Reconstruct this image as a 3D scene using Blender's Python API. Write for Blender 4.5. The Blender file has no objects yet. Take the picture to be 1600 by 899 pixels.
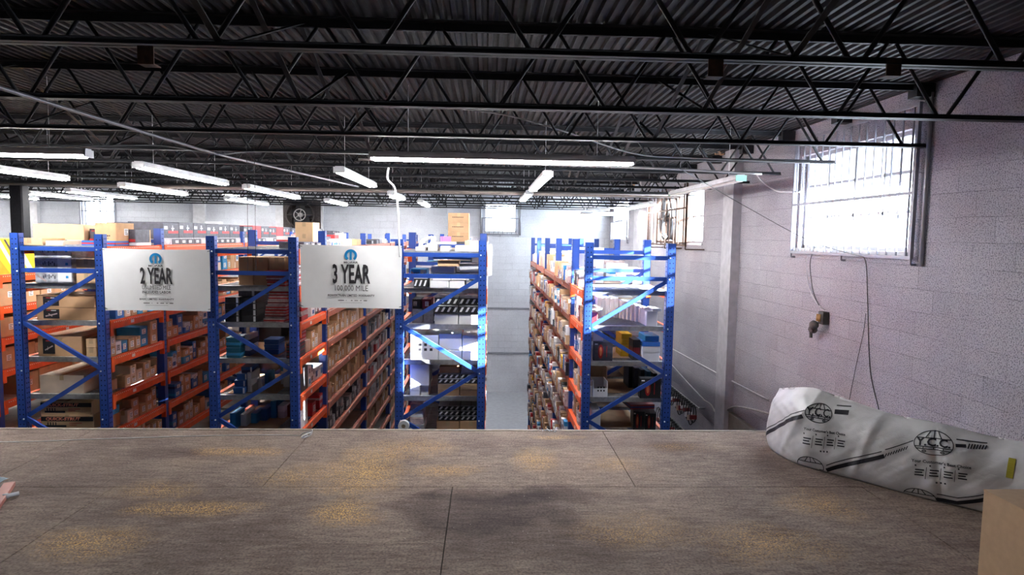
import bpy, bmesh, math, random
from mathutils import Vector, Matrix
random.seed(11)
PI = math.pi
scene = bpy.context.scene
COL = scene.collection

# ------------------------------------------------------------------ camera, world, sun, exposure
EYE = 4.85            # eye height above the warehouse floor
MEZ = 3.17            # top of the plywood mezzanine
YAW, PITCH, ROLL, FPX = math.atan(.0403), math.radians(4.52), .0156, 1000.0
_f = Vector((math.sin(YAW)*math.cos(PITCH), math.cos(YAW)*math.cos(PITCH), -math.sin(PITCH)))
_r0 = Vector((math.cos(YAW), -math.sin(YAW), 0)); _u0 = _r0.cross(_f)
_r = _r0*math.cos(ROLL) + _u0*math.sin(ROLL); _u = _r.cross(_f)
cam_d = bpy.data.cameras.new('camera'); cam = bpy.data.objects.new('camera', cam_d); COL.objects.link(cam)
cam_d.sensor_width = 36; cam_d.lens = 36*FPX/1600; cam_d.clip_start = .05; cam_d.clip_end = 200
m = Matrix.Identity(4)
for i in range(3):
    m[i][0], m[i][1], m[i][2] = _r[i], _u[i], -_f[i]
m.translation = (0, 0, EYE); cam.matrix_world = m
scene.camera = cam
scene.view_settings.view_transform = 'Standard'; scene.view_settings.look = 'None'
scene.view_settings.gamma = 1; scene.view_settings.exposure = 0.62
scene.cycles.max_bounces = 7; scene.cycles.diffuse_bounces = 4; scene.cycles.caustics_reflective = False; scene.cycles.caustics_refractive = False
scene.cycles.sample_clamp_indirect = 6
scene.cycles.use_denoising = True

W = bpy.data.worlds.new('sky'); scene.world = W; W.use_nodes = True
W.node_tree.nodes['Background'].inputs[0].default_value = (.86, .93, 1, 1)
W.node_tree.nodes['Background'].inputs[1].default_value = 42
sun_d = bpy.data.lights.new('sun', 'SUN'); sun_d.energy = 260; sun_d.angle = math.radians(.6); sun_d.color = (1, .97, .93)
sun = bpy.data.objects.new('sun', sun_d); COL.objects.link(sun)
sun.rotation_mode = 'QUATERNION'; sun.rotation_quaternion = Vector((-1, .17, -.33)).to_track_quat('-Z', 'Y')
sun.location = (12, 3, 12)
TUBE_STRENGTH = 110


def portal(loc, sx, sy, d):
    l = bpy.data.lights.new('window_daylight', 'AREA'); l.shape = 'RECTANGLE'; l.size = sx; l.size_y = sy; l.cycles.is_portal = True
    o = bpy.data.objects.new('window_daylight', l); COL.objects.link(o); o.location = loc
    o.rotation_mode = 'QUATERNION'; o.rotation_quaternion = Vector(d).to_track_quat('-Z', 'Z')


def ray(px, py):
    return _f*FPX + _r*(px-800) + _u*(449.5-py)
def atY(px, py, Y):
    d = ray(px, py); return Vector((0, 0, EYE)) + d*(Y/d.y)
def atX(px, py, X):
    d = ray(px, py); return Vector((0, 0, EYE)) + d*(X/d.x)
def atZ(px, py, z):
    d = ray(px, py); return Vector((0, 0, EYE)) + d*((z-EYE)/d.z)

# ------------------------------------------------------------------ materials
MATS = {}
def mat(name, rgb, rough=.6, metal=0, var=.12, scale=9, bump=0, bscale=60, spec=.4, emit=None):
    if name in MATS: return MATS[name]
    M = bpy.data.materials.new(name); M.use_nodes = True; nt = M.node_tree; b = nt.nodes['Principled BSDF']
    b.inputs['Roughness'].default_value = rough; b.inputs['Metallic'].default_value = metal
    b.inputs['Specular IOR Level'].default_value = spec
    if emit:
        b.inputs['Base Color'].default_value = (*rgb, 1)
        b.inputs['Emission Color'].default_value = (*rgb, 1); b.inputs['Emission Strength'].default_value = emit
        MATS[name] = M; return M
    g = nt.nodes.new('ShaderNodeNewGeometry')
    n = nt.nodes.new('ShaderNodeTexNoise'); n.inputs['Scale'].default_value = scale; n.inputs['Detail'].default_value = 5
    nt.links.new(g.outputs['Position'], n.inputs['Vector'])
    r = nt.nodes.new('ShaderNodeMapRange'); r.inputs[1].default_value = .3; r.inputs[2].default_value = .7
    r.inputs[3].default_value = 1-var; r.inputs[4].default_value = 1+var
    nt.links.new(n.outputs[0], r.inputs[0])
    x = nt.nodes.new('ShaderNodeMix'); x.data_type = 'RGBA'; x.blend_type = 'MULTIPLY'; x.inputs[0].default_value = 1
    x.inputs[6].default_value = (*rgb, 1); nt.links.new(r.outputs[0], x.inputs[7]); nt.links.new(x.outputs[2], b.inputs['Base Color'])
    if bump:
        n2 = nt.nodes.new('ShaderNodeTexNoise'); n2.inputs['Scale'].default_value = bscale; n2.inputs['Detail'].default_value = 4
        nt.links.new(g.outputs['Position'], n2.inputs['Vector'])
        bp = nt.nodes.new('ShaderNodeBump'); bp.inputs['Strength'].default_value = bump; bp.inputs['Distance'].default_value = .01
        nt.links.new(n2.outputs[0], bp.inputs['Height']); nt.links.new(bp.outputs[0], b.inputs['Normal'])
    MATS[name] = M; return M

def N(nt, t, **k):
    n = nt.nodes.new(t)
    for a, v in k.items(): setattr(n, a, v)
    return n
def ramp(nt, src, stops):
    r = N(nt, 'ShaderNodeValToRGB'); e = r.color_ramp.elements
    while len(e) < len(stops): e.new(.5)
    for q, (p, c) in zip(e, stops): q.position = p; q.color = (*c, 1) if len(c) == 3 else c
    nt.links.new(src, r.inputs[0]); return r.outputs[0]
def mixc(nt, fac, a, b, mode='MIX'):
    x = N(nt, 'ShaderNodeMix'); x.data_type = 'RGBA'; x.blend_type = mode
    for i, v in ((0, fac), (6, a), (7, b)):
        if hasattr(v, 'type') and not isinstance(v, (tuple, float, int)): nt.links.new(v, x.inputs[i])
        else: x.inputs[i].default_value = v if i == 0 else (*v, 1)
    return x.outputs[2]

def block_mat(name, axis, base, vary=.10):
    """painted concrete block: courses of .2 m, blocks of .4 m, rough face"""
    M = bpy.data.materials.new(name); M.use_nodes = True; nt = M.node_tree; b = nt.nodes['Principled BSDF']
    b.inputs['Roughness'].default_value = .75; b.inputs['Specular IOR Level'].default_value = .25
    g = N(nt, 'ShaderNodeNewGeometry'); s = N(nt, 'ShaderNodeSeparateXYZ'); c = N(nt, 'ShaderNodeCombineXYZ')
    nt.links.new(g.outputs['Position'], s.inputs[0])
    nt.links.new(s.outputs[1 if axis == 'y' else 0], c.inputs[0]); nt.links.new(s.outputs[2], c.inputs[1])
    w = N(nt, 'ShaderNodeTexNoise'); w.inputs['Scale'].default_value = 2.2; nt.links.new(g.outputs['Position'], w.inputs['Vector'])
    v = N(nt, 'ShaderNodeVectorMath', operation='MULTIPLY_ADD'); v.inputs[1].default_value = (.03, .03, 0)
    nt.links.new(w.outputs['Color'], v.inputs[0]); nt.links.new(c.outputs[0], v.inputs[2])
    br = N(nt, 'ShaderNodeTexBrick'); br.inputs['Scale'].default_value = 1; br.inputs['Brick Width'].default_value = .405
    br.inputs['Row Height'].default_value = .203; br.inputs['Mortar Size'].default_value = .0035; br.inputs['Mortar Smooth'].default_value = .6
    br.inputs['Bias'].default_value = 0
    nt.links.new(v.outputs[0], br.inputs['Vector'])
    d = tuple(x*(1-vary) for x in base); l = tuple(x*(1+vary) for x in base)
    br.inputs['Color1'].default_value = (*d, 1); br.inputs['Color2'].default_value = (*l, 1)
    br.inputs['Mortar'].default_value = (*[x*.5 for x in base], 1)
    # mortar line is dark only where it is broken
    n1 = N(nt, 'ShaderNodeTexNoise'); n1.inputs['Scale'].default_value = 1.6; n1.inputs['Detail'].default_value = 3
    nt.links.new(g.outputs['Position'], n1.inputs['Vector'])
    k = ramp(nt, n1.outputs[0], [(.42, (.15, .15, .15)), (.62, (.85, .85, .85))])
    body = mixc(nt, k, base, br.outputs['Color'])
    n2 = N(nt, 'ShaderNodeTexNoise'); n2.inputs['Scale'].default_value = 95; n2.inputs['Detail'].default_value = 4
    nt.links.new(g.outputs['Position'], n2.inputs['Vector'])
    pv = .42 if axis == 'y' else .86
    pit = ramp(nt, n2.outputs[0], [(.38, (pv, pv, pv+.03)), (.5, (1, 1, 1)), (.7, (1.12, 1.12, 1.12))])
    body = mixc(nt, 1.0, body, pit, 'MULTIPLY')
    n3 = N(nt, 'ShaderNodeTexNoise'); n3.inputs['Scale'].default_value = .9; n3.inputs['Detail'].default_value = 6
    nt.links.new(g.outputs['Position'], n3.inputs['Vector'])
    st = ramp(nt, n3.outputs[0], [(.3, (.84, .83, .85)), (.65, (1.05, 1.05, 1.05))])
    body = mixc(nt, 1.0, body, st, 'MULTIPLY')
    nt.links.new(body, b.inputs['Base Color'])
    ad = N(nt, 'ShaderNodeMath', operation='MULTIPLY_ADD'); ad.inputs[1].default_value = -1.2
    nt.links.new(br.outputs['Fac'], ad.inputs[0]); nt.links.new(n2.outputs[0], ad.inputs[2])
    bp = N(nt, 'ShaderNodeBump'); bp.inputs['Strength'].default_value = .7; bp.inputs['Distance'].default_value = .008
    nt.links.new(ad.outputs[0], bp.inputs['Height']); nt.links.new(bp.outputs[0], b.inputs['Normal'])
    return M

def plywood_mat():
    M = bpy.data.materials.new('plywood'); M.use_nodes = True; nt = M.node_tree; b = nt.nodes['Principled BSDF']
    b.inputs['Roughness'].default_value = .85; b.inputs['Specular IOR Level'].default_value = .1
    g = N(nt, 'ShaderNodeNewGeometry')
    mp = N(nt, 'ShaderNodeMapping'); mp.inputs['Scale'].default_value = (3, 13, 1); nt.links.new(g.outputs['Position'], mp.inputs['Vector'])
    gr = N(nt, 'ShaderNodeTexNoise'); gr.inputs['Scale'].default_value = 3; gr.inputs['Detail'].default_value = 8
    nt.links.new(mp.outputs[0], gr.inputs['Vector'])
    c = ramp(nt, gr.outputs[0], [(.25, (.13, .097, .080)), (.5, (.185, .143, .121)), (.75, (.245, .195, .166))])
    bl = N(nt, 'ShaderNodeTexNoise'); bl.inputs['Scale'].default_value = 1.1; bl.inputs['Detail'].default_value = 5
    nt.links.new(g.outputs['Position'], bl.inputs['Vector'])
    c = mixc(nt, 1.0, c, ramp(nt, bl.outputs[0], [(.34, (.62, .60, .62)), (.52, (1, 1, 1)), (.72, (1.15, 1.1, 1.05))]), 'MULTIPLY')
    fg = N(nt, 'ShaderNodeTexNoise'); fg.inputs['Scale'].default_value = 70; fg.inputs['Detail'].default_value = 6; nt.links.new(g.outputs['Position'], fg.inputs['Vector'])
    c = mixc(nt, 1.0, c, ramp(nt, fg.outputs[0], [(.32, (.62, .61, .61)), (.5, (1, 1, 1)), (.68, (1.3, 1.28, 1.25))]), 'MULTIPLY')
    def blob(x, y, rx, ry, soft):
        mm = N(nt, 'ShaderNodeMapping'); mm.vector_type = 'POINT'
        mm.inputs['Location'].default_value = (-x/rx, -y/ry, -MEZ); mm.inputs['Scale'].default_value = (1/rx, 1/ry, 1)
        nn = N(nt, 'ShaderNodeTexNoise'); nn.inputs['Scale'].default_value = 3.5; nn.inputs['Detail'].default_value = 4
        nt.links.new(g.outputs['Position'], nn.inputs['Vector'])
        va = N(nt, 'ShaderNodeVectorMath', operation='MULTIPLY_ADD'); va.inputs[1].default_value = (rx*1.3, ry*1.3, 0)
        nt.links.new(nn.outputs['Color'], va.inputs[0]); nt.links.new(g.outputs['Position'], va.inputs[2])
        mm.inputs['Location'].default_value = (-(x+rx*.65)/rx, -(y+ry*.65)/ry, -MEZ)
        nt.links.new(va.outputs[0], mm.inputs['Vector'])
        le = N(nt, 'ShaderNodeVectorMath', operation='LENGTH'); nt.links.new(mm.outputs[0], le.inputs[0])
        return ramp(nt, le.outputs['Value'], [(0, (1, 1, 1)), (1-soft, (.75, .75, .75)), (1, (0, 0, 0))])
    # dark oil stains soaked into the sheets
    for x, y, rx, ry, s in ((.02, 3.78, .62, .42, .4), (.25, 4.05, .75, .18, .4), (-2.35, 4.85, .6, .16, .7), (1.55, 5.0, .35, .2, .6)):
        c = mixc(nt, blob(x, y, rx, ry, s), c, mixc(nt, 1.0, c, (.42, .40, .44), 'MULTIPLY'))
    # yellow sawdust, fine grains gathered in patches
    sp = N(nt, 'ShaderNodeTexNoise'); sp.inputs['Scale'].default_value = 110; sp.inputs['Detail'].default_value = 2
    nt.links.new(g.outputs['Position'], sp.inputs['Vector'])
    grain = ramp(nt, sp.outputs[0], [(.5, (0, 0, 0)), (.6, (1, 1, 1))])
    for px_, py_, rx, ry, am in ((570, 735, .33, .55, 1), (545, 800, .25, .25, 1), (375, 706, .42, .14, .9), (300, 795, .5, .14, .85), (135, 850, .4, .25, .8), (250, 765, .35, .2, .5), (470, 745, .4, .3, .5), (640, 700, .5, .3, .5), (700, 735, .35, .15, .7), (835, 720, .22, .3, .7), (860, 684, .3, .08, .6), (1200, 850, .4, .3, .6), (1290, 790, .3, .3, .6), (1000, 830, .5, .3, .4), (960, 725, .3, .2, .4), (1060, 700, .4, .15, .3)):
        q_ = atZ(px_, py_, MEZ); x, y = q_.x, q_.y
        bb = blob(x, y, rx, ry, .8)
        f = N(nt, 'ShaderNodeMath', operation='MULTIPLY'); nt.links.new(bb, f.inputs[0]); nt.links.new(grain, f.inputs[1])
        f3 = N(nt, 'ShaderNodeMath', operation='MULTIPLY'); nt.links.new(f.outputs[0], f3.inputs[0]); f3.inputs[1].default_value = am; c = mixc(nt, f3.outputs[0], c, (.72, .44, .15))
        f2 = N(nt, 'ShaderNodeMath', operation='MULTIPLY'); nt.links.new(bb, f2.inputs[0]); f2.inputs[1].default_value = .24*am
        c = mixc(nt, f2.outputs[0], c, (.26, .15, .06))
    # pale specks and dark nicks everywhere
    vo = N(nt, 'ShaderNodeTexVoronoi'); vo.inputs['Scale'].default_value = 16; nt.links.new(g.outputs['Position'], vo.inputs['Vector'])
    c = mixc(nt, ramp(nt, vo.outputs['Distance'], [(.035, (1, 1, 1)), (.07, (0, 0, 0))]), c, (.35, .31, .27))
    vo2 = N(nt, 'ShaderNodeTexVoronoi'); vo2.inputs['Scale'].default_value = 7.3
    mp2 = N(nt, 'ShaderNodeMapping'); mp2.inputs['Scale'].default_value = (.5, 1.6, 1); nt.links.new(g.outputs['Position'], mp2.inputs['Vector']); nt.links.new(mp2.outputs[0], vo2.inputs['Vector'])
    c = mixc(nt, ramp(nt, vo2.outputs['Distance'], [(.03, (1, 1, 1)), (.06, (0, 0, 0))]), c, (.05, .04, .035))
    nt.links.new(c, b.inputs['Base Color'])
    bp = N(nt, 'ShaderNodeBump'); bp.inputs['Strength'].default_value = .35; bp.inputs['Distance'].default_value = .004
    nt.links.new(sp.outputs[0], bp.inputs['Height']); nt.links.new(bp.outputs[0], b.inputs['Normal'])
    return M

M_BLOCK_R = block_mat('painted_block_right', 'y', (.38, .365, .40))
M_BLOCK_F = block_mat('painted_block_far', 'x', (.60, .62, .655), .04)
M_PLY = plywood_mat()
M_CONC = mat('concrete_floor', (.30, .31, .33), .5, bump=.1)
M_DECK = mat('roof_deck', (.017, .0155, .018), .7, 0, spec=.15, var=.35, scale=14)
M_JOIST = mat('dark_joist_paint', (.011, .011, .014), .6, 0, spec=.25, var=.3, scale=20)
M_JOIST_R = mat('rusty_steel', (.06, .03, .02), .8, .1, var=.4, scale=30)
M_BLUE = mat('rack_blue', (.016, .06, .30), .38, .1, var=.1, scale=12, spec=.6)
M_HOLE = mat('rack_hole', (.005, .008, .03), .9, var=0)
M_BOLT = mat('bolt_zinc', (.6, .62, .66), .35, .8)
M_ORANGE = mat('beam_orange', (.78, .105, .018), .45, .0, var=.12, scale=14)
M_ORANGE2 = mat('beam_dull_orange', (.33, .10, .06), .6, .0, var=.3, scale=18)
M_DOTS = mat('beam_notch', (.85, .72, .66), .5, var=0)
M_ZINC = mat('galvanised_wire', (.36, .37, .38), .4, .6, var=.2, scale=25)
M_BOARD = mat('shelf_board', (.27, .21, .165), .75, var=.2, scale=7)
M_WHITE = mat('white_paint', (.72, .72, .74), .5)
M_TUBE = mat('lit_tube', (1, .985, .97), emit=TUBE_STRENGTH)
M_TUBE_OFF = mat('unlit_tube', (.72, .69, .66), .3)
M_BANNER = mat('banner_vinyl', (.90, .905, .92), .45, var=.02, bump=.05, bscale=6)
M_INK = mat('dark_ink', (.018, .016, .02), .6, var=.05)
M_LOGO = mat('emblem_blue', (.005, .20, .46), .5, var=.03)
M_BLACK = mat('black_plastic', (.012, .012, .014), .5)
M_CABLE = mat('white_cable', (.62, .62, .64), .5)
M_CONDUIT = mat('conduit_grey', (.34, .34, .36), .45, .4)
M_LABEL = mat('paper_label', (.80, .80, .80), .6, var=.08, scale=45)
M_TAPE = mat('packing_tape', (.46, .33, .19), .25, var=.05)
BOXM = {
 'brown': mat('cardboard', (.50, .30, .16), .8, var=.1), 'tan': mat('tan_cardboard', (.58, .385, .215), .8, var=.08), 'dull': mat('dull_cardboard', (.40, .25, .145), .85, var=.12),
 'pale': mat('pale_cardboard', (.62, .49, .37), .8, var=.1), 'white': mat('white_card', (.74, .74, .76), .55, var=.05), 'grey': mat('grey_card', (.42, .41, .44), .6, var=.25, scale=30),
 'rose': mat('rose_grey_card', (.45, .35, .35), .65, var=.3, scale=28),
 'blue': mat('blue_card', (.03, .13, .42), .45, var=.12), 'sky': mat('sky_blue_card', (.03, .26, .55), .45, var=.12), 'teal': mat('teal_card', (.012, .13, .22), .45, var=.1), 'navy': mat('navy_card', (.01, .025, .12), .45),
 'red': mat('red_card', (.42, .02, .022), .45, var=.15), 'dred': mat('dark_red_card', (.17, .016, .02), .45, var=.2), 'black': mat('black_card', (.016, .016, .019), .4, var=.3), 'slate': mat('slate_card', (.06, .06, .078), .45, var=.4, scale=25),
 'yellow': mat('yellow_card', (.78, .42, .02), .5), 'bright': mat('bright_yellow_card', (.85, .66, .03), .5), 'silver': mat('silver_card', (.42, .44, .48), .4, var=.45, scale=18), 'lilac': mat('lilac_card', (.35, .13, .42), .5)}
COLNAME = {'brown': 'brown', 'tan': 'light brown', 'dull': 'dull brown', 'pale': 'pale brown', 'white': 'white', 'grey': 'grey', 'rose': 'reddish grey', 'blue': 'dark blue', 'sky': 'bright blue', 'teal': 'teal', 'navy': 'navy', 'red': 'red', 'dred': 'dark red', 'black': 'black', 'slate': 'dark grey', 'yellow': 'yellow', 'bright': 'bright yellow', 'silver': 'silver grey', 'lilac': 'purple'}
KIND = {'brown': 'cardboard_box', 'tan': 'cardboard_box', 'dull': 'cardboard_box', 'pale': 'cardboard_box', 'white': 'white_box', 'grey': 'grey_box', 'rose': 'grey_box', 'blue': 'blue_box', 'sky': 'blue_box', 'teal': 'blue_box', 'navy': 'blue_box', 'red': 'red_box', 'dred': 'red_box', 'black': 'black_box', 'slate': 'black_box', 'yellow': 'yellow_box', 'bright': 'yellow_box', 'silver': 'grey_box', 'lilac': 'purple_box'}

# ------------------------------------------------------------------ mesh helpers
class MB:
    def __init__(s): s.v = []; s.f = []; s.m = []; s.mats = []; s.sm = []
    def mi(s, mt):
        if mt not in s.mats: s.mats.append(mt)
        return s.mats.index(mt)
    def add(s, vs, fs, mt, smooth=False):
        b = len(s.v); s.v += [tuple(x) for x in vs]; i = s.mi(mt)
        for f in fs: s.f.append(tuple(b+k for k in f)); s.m.append(i); s.sm.append(smooth)
    def box(s, x0, x1, y0, y1, z0, z1, mt, M=None):
        vs = [Vector((x, y, z)) for x in (x0, x1) for y in (y0, y1) for z in (z0, z1)]
        if M: vs = [M @ v for v in vs]
        s.add(vs, [(0, 1, 3, 2), (4, 6, 7, 5), (0, 4, 5, 1), (2, 3, 7, 6), (0, 2, 6, 4), (1, 5, 7, 3)], mt)
    def prism(s, x0, x1, y0, y1, z0, z1, c, mt):
        p = [(x0+c, y0), (x1-c, y0), (x1, y0+c), (x1, y1-c), (x1-c, y1), (x0+c, y1), (x0, y1-c), (x0, y0+c)]
        s.add([(x, y, z) for z in (z0, z1) for x, y in p], [tuple(range(7, -1, -1)), tuple(range(8, 16))]+[(i, (i+1) % 8, 8+(i+1) % 8, 8+i) for i in range(8)], mt)
    def bar(s, a, b, w, h, mt, up=(0, 0, 1)):
        a = Vector(a); b = Vector(b); d = (b-a).normalized(); u = Vector(up)
        if abs(d.dot(u)) > .98: u = Vector((0, 1, 0))
        sd = d.cross(u).normalized(); u = sd.cross(d)
        vs = [p+sd*(i*w/2)+u*(j*h/2) for p in (a, b) for i, j in ((-1, -1), (1, -1), (1, 1), (-1, 1))]
        s.add(vs, [(0, 3, 2, 1), (4, 5, 6, 7), (0, 1, 5, 4), (1, 2, 6, 5), (2, 3, 7, 6), (3, 0, 4, 7)], mt)
    def tube(s, pts, r, mt, n=8):
        pts = [Vector(p) for p in pts]; rs = r if isinstance(r, (list, tuple)) else [r]*len(pts); vs = []; fs = []
        prev = None
        for i, p in enumerate(pts):
            d = (pts[min(i+1, len(pts)-1)]-pts[max(i-1, 0)]).normalized()
            if prev is None:
                u = Vector((0, 0, 1)) if abs(d.z) < .9 else Vector((1, 0, 0))
            else: u = prev
            sd = d.cross(u).normalized(); u = sd.cross(d).normalized(); prev = u
            for k in range(n):
                a = 2*PI*k/n; vs.append(p+(sd*math.cos(a)+u*math.sin(a))*rs[i])
        for i in range(len(pts)-1):
            for k in range(n): fs.append((i*n+k, i*n+(k+1) % n, (i+1)*n+(k+1) % n, (i+1)*n+k))
        fs.append(tuple(range(n-1, -1, -1))); fs.append(tuple((len(pts)-1)*n+k for k in range(n)))
        s.add(vs, fs, mt, True)
    def quad(s, a, b, c, d, mt): s.add([a, b, c, d], [(0, 1, 2, 3)], mt)
    def build(s, name, parent=None, loc=None):
        me = bpy.data.meshes.new(name)
        vs = s.v
        if loc is not None: vs = [(x-loc[0], y-loc[1], z-loc[2]) for x, y, z in vs]
        me.from_pydata(vs, [], s.f)
        for q in s.mats: me.materials.append(q)
        me.polygons.foreach_set('material_index', s.m); me.polygons.foreach_set('use_smooth', s.sm); me.update()
        o = bpy.data.objects.new(name, me); COL.objects.link(o)
        if parent: o.parent = parent; 
        elif loc is not None: o.location = loc
        return o

def tag(o, label=None, cat=None, group=None, kind=None):
    if label: o['label'] = label
    if cat: o['category'] = cat
    if group: o['group'] = group
    if kind: o['kind'] = kind
    return o
def empty(name, loc, label, cat, group=None):
    o = bpy.data.objects.new(name, None); COL.objects.link(o); o.location = loc; o.empty_display_size = .1
    return tag(o, label, cat, group)
def part(mb, name, root):
    """mesh built in world coordinates, parented to an unrotated Empty"""
    return mb.build(name, root, loc=tuple(root.location))
def struct(mb, name):
    o = mb.build(name, None, loc=(0, 0, 0)); return tag(o, kind='structure')
def spline(pts, n=8):
    P = [Vector(p) for p in pts]; out = []
    for i in range(len(P)-1):
        a, b, c, d = P[max(0, i-1)], P[i], P[i+1], P[min(len(P)-1, i+2)]
        for k in range(n):
            t = k/n; out.append(.5*((2*b)+(c-a)*t+(2*a-5*b+4*c-d)*t*t+(3*b-3*c+d-a)*t**3))
    out.append(P[-1]); return out

def glyphs(txt, size=1, xs=1, bold=0, align='CENTER', res=2):
    cu = bpy.data.curves.new('letters', 'FONT'); cu.body = txt; cu.size = size; cu.align_x = align; cu.align_y = 'CENTER'; cu.offset = bold; cu.resolution_u = res
    o = bpy.data.objects.new('letters', cu); COL.objects.link(o); dg = bpy.context.evaluated_depsgraph_get()
    me = bpy.data.meshes.new_from_object(o.evaluated_get(dg)); bpy.data.objects.remove(o)
    vs = [(v.co.x*xs, v.co.y) for v in me.vertices]; fs = [tuple(p.vertices) for p in me.polygons]; bpy.data.meshes.remove(me); bpy.data.curves.remove(cu)
    return vs, fs
def write(mb, txt, o, r, u, size, mt, xs=1, bold=0, align='CENTER', off=.0015):
    vs, fs = glyphs(txt, size, xs, bold, align); o = Vector(o); r = Vector(r); u = Vector(u); n = r.cross(u)
    mb.add([o+r*a+u*b+n*off for a, b in vs], fs, mt)

# ------------------------------------------------------------------ the room
XR, YF, XL, YB, ZC = 3.78, 19.7, -16.0, -4.0, EYE+1.36
T = .2
def wall_with_holes(name, axis, pos, a0, a1, z0, z1, holes, mt, thick):
    """axis y: wall runs along y at x=pos; holes (a,b,zlo,zhi) sorted"""
    mb = MB()
    def bx(a, b, lo, hi):
        if b-a < 1e-4 or hi-lo < 1e-4: return
        if axis == 'y': mb.box(pos, pos+thick, a, b, lo, hi, mt)
        else: mb.box(a, b, pos, pos+thick, lo, hi, mt)
    c = a0
    for a, b, lo, hi in holes:
        bx(c, a, z0, z1); bx(a, b, z0, lo); bx(a, b, hi, z1); c = b
    bx(c, a1, z0, z1)
    return struct(mb, name)
e = EYE
WIN1 = (5.62, 7.66, e-.08, e+1.02); WINF = (11.13, 13.45, e-.06, e+.92); WINR = (17.1, 19.1, e+.0, e+1.05)
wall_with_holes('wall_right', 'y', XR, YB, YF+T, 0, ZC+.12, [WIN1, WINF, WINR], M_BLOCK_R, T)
FW1 = (-12.03, -11.16, e+.13, e+1.03); FW2 = (-6.0, -5.12, e+.12, e+1.0); FW3 = (-.08, .90, e+.13, e+1.03)
wall_with_holes('wall_far', 'x', YF, XL, XR, 0, ZC+.12, [FW1, FW2, FW3], M_BLOCK_F, T)
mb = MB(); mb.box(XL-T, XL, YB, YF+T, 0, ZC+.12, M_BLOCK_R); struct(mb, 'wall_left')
mb = MB(); mb.box(XL-T, XR+T, YB-T, YB, 0, ZC+.12, M_BLOCK_F); struct(mb, 'wall_back')
mb = MB(); mb.box(XL-T, XR+T, YB-T, YF+T, -.15, 0, M_CONC); struct(mb, 'floor')
for (a, b, lo, hi), ax, pos in ((WIN1, 'y', XR+.05), (WINF, 'y', XR+.05), (WINR, 'y', XR+.05), (FW1, 'x', YF+.05), (FW3, 'x', YF+.05)):
    if ax == 'y': portal((pos+.12, (a+b)/2, (lo+hi)/2), hi-lo, b-a, (-1, 0, 0))
    else: portal(((a+b)/2, pos+.12, (lo+hi)/2), b-a, hi-lo, (0, -1, 0))

# corrugated roof deck: ribs run away from the camera
mb = MB(); pit = .075; nx = int((XR+T-(XL-T))/pit); prof = []
for i in range(nx+1):
    x = XL-T+i*pit; prof += [(x, 0), (x+.020, 0), (x+.032, .026), (x+.058, .026), (x+.070, 0)]
vs = [(x, y, ZC+z) for y in (YB-T, YF+T) for x, z in prof]; n = len(prof)
mb.add(vs, [(i, i+1, n+i+1, n+i) for i in range(n-1)], M_DECK)
mb.box(XL-T, XR+T, YB-T, YF+T, ZC+.10, ZC+.16, M_DECK); struct(mb, 'ceiling')

# pilasters and small trims
def trim(name, x0, x1, y0, y1, z0, z1, mt): mb = MB(); mb.box(x0, x1, y0, y1, z0, z1, mt); return struct(mb, name)
M_PIL = mat('painted_pilaster', (.42, .41, .44), .7, bump=.2)
trim('trim_1', XR-.13, XR, 9.45, 9.85, 0, ZC, M_PIL)
trim('trim_2', XR-.16, XR, 15.1, 15.75, 0, ZC, M_PIL)
for i, (a, b) in enumerate(((-8.78, -8.44), (-6.35, -6.05), (-5.1, -4.95), (-13.6, -13.3), (-16, -15.6))):
    trim('trim_%d' % (i+3), a, b, YF-.12, YF, 0, ZC, mat('painted_pilaster_far', (.60, .60, .62), .7))
for i, z in enumerate((e-2.2, e-3.6)):
    trim('trim_%d' % (i+8), -2.4, 2.2, YF-.03, YF, z-.02, z+.02, mat('ledge_grey', (.22, .23, .26), .7))
# low plaster kerb against the wall beside the bag
p = atX(1137, 643, XR-.06)
trim('trim_10', XR-.06, XR, 5.6, p.y, MEZ-1.2, p.z, mat('olive_plaster', (.22, .21, .185), .8, bump=.4, bscale=30))

# ------------------------------------------------------------------ windows
M_FRAME = mat('window_frame', (.40, .40, .43), .5, .2)
def glassm():
    M = bpy.data.materials.new('window_glass'); M.use_nodes = True; nt = M.node_tree; nt.nodes.clear()
    o = N(nt, 'ShaderNodeOutputMaterial'); t = N(nt, 'ShaderNodeBsdfTransparent'); g = N(nt, 'ShaderNodeBsdfGlossy'); x = N(nt, 'ShaderNodeMixShader')
    t.inputs[0].default_value = (.94, .97, 1, 1); g.inputs['Roughness'].default_value = .05; x.inputs[0].default_value = .06
    nt.links.new(t.outputs[0], x.inputs[1]); nt.links.new(g.outputs[0], x.inputs[2]); nt.links.new(x.outputs[0], o.inputs[0]); return M
M_GLASS = glassm()
M_FROST = bpy.data.materials.new('frosted_glass'); M_FROST.use_nodes = True
def frost(nt):
    nt.nodes.clear(); o = N(nt, 'ShaderNodeOutputMaterial'); t = N(nt, 'ShaderNodeBsdfTranslucent'); g = N(nt, 'ShaderNodeBsdfDiffuse'); x = N(nt, 'ShaderNodeMixShader')
    t.inputs[0].default_value = (.6, .63, .66, 1); g.inputs[0].default_value = (.6, .62, .65, 1); x.inputs[0].default_value = .3
    nt.links.new(t.outputs[0], x.inputs[1]); nt.links.new(g.outputs[0], x.inputs[2]); nt.links.new(x.outputs[0], o.inputs[0])
frost(M_FROST.node_tree)
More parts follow.
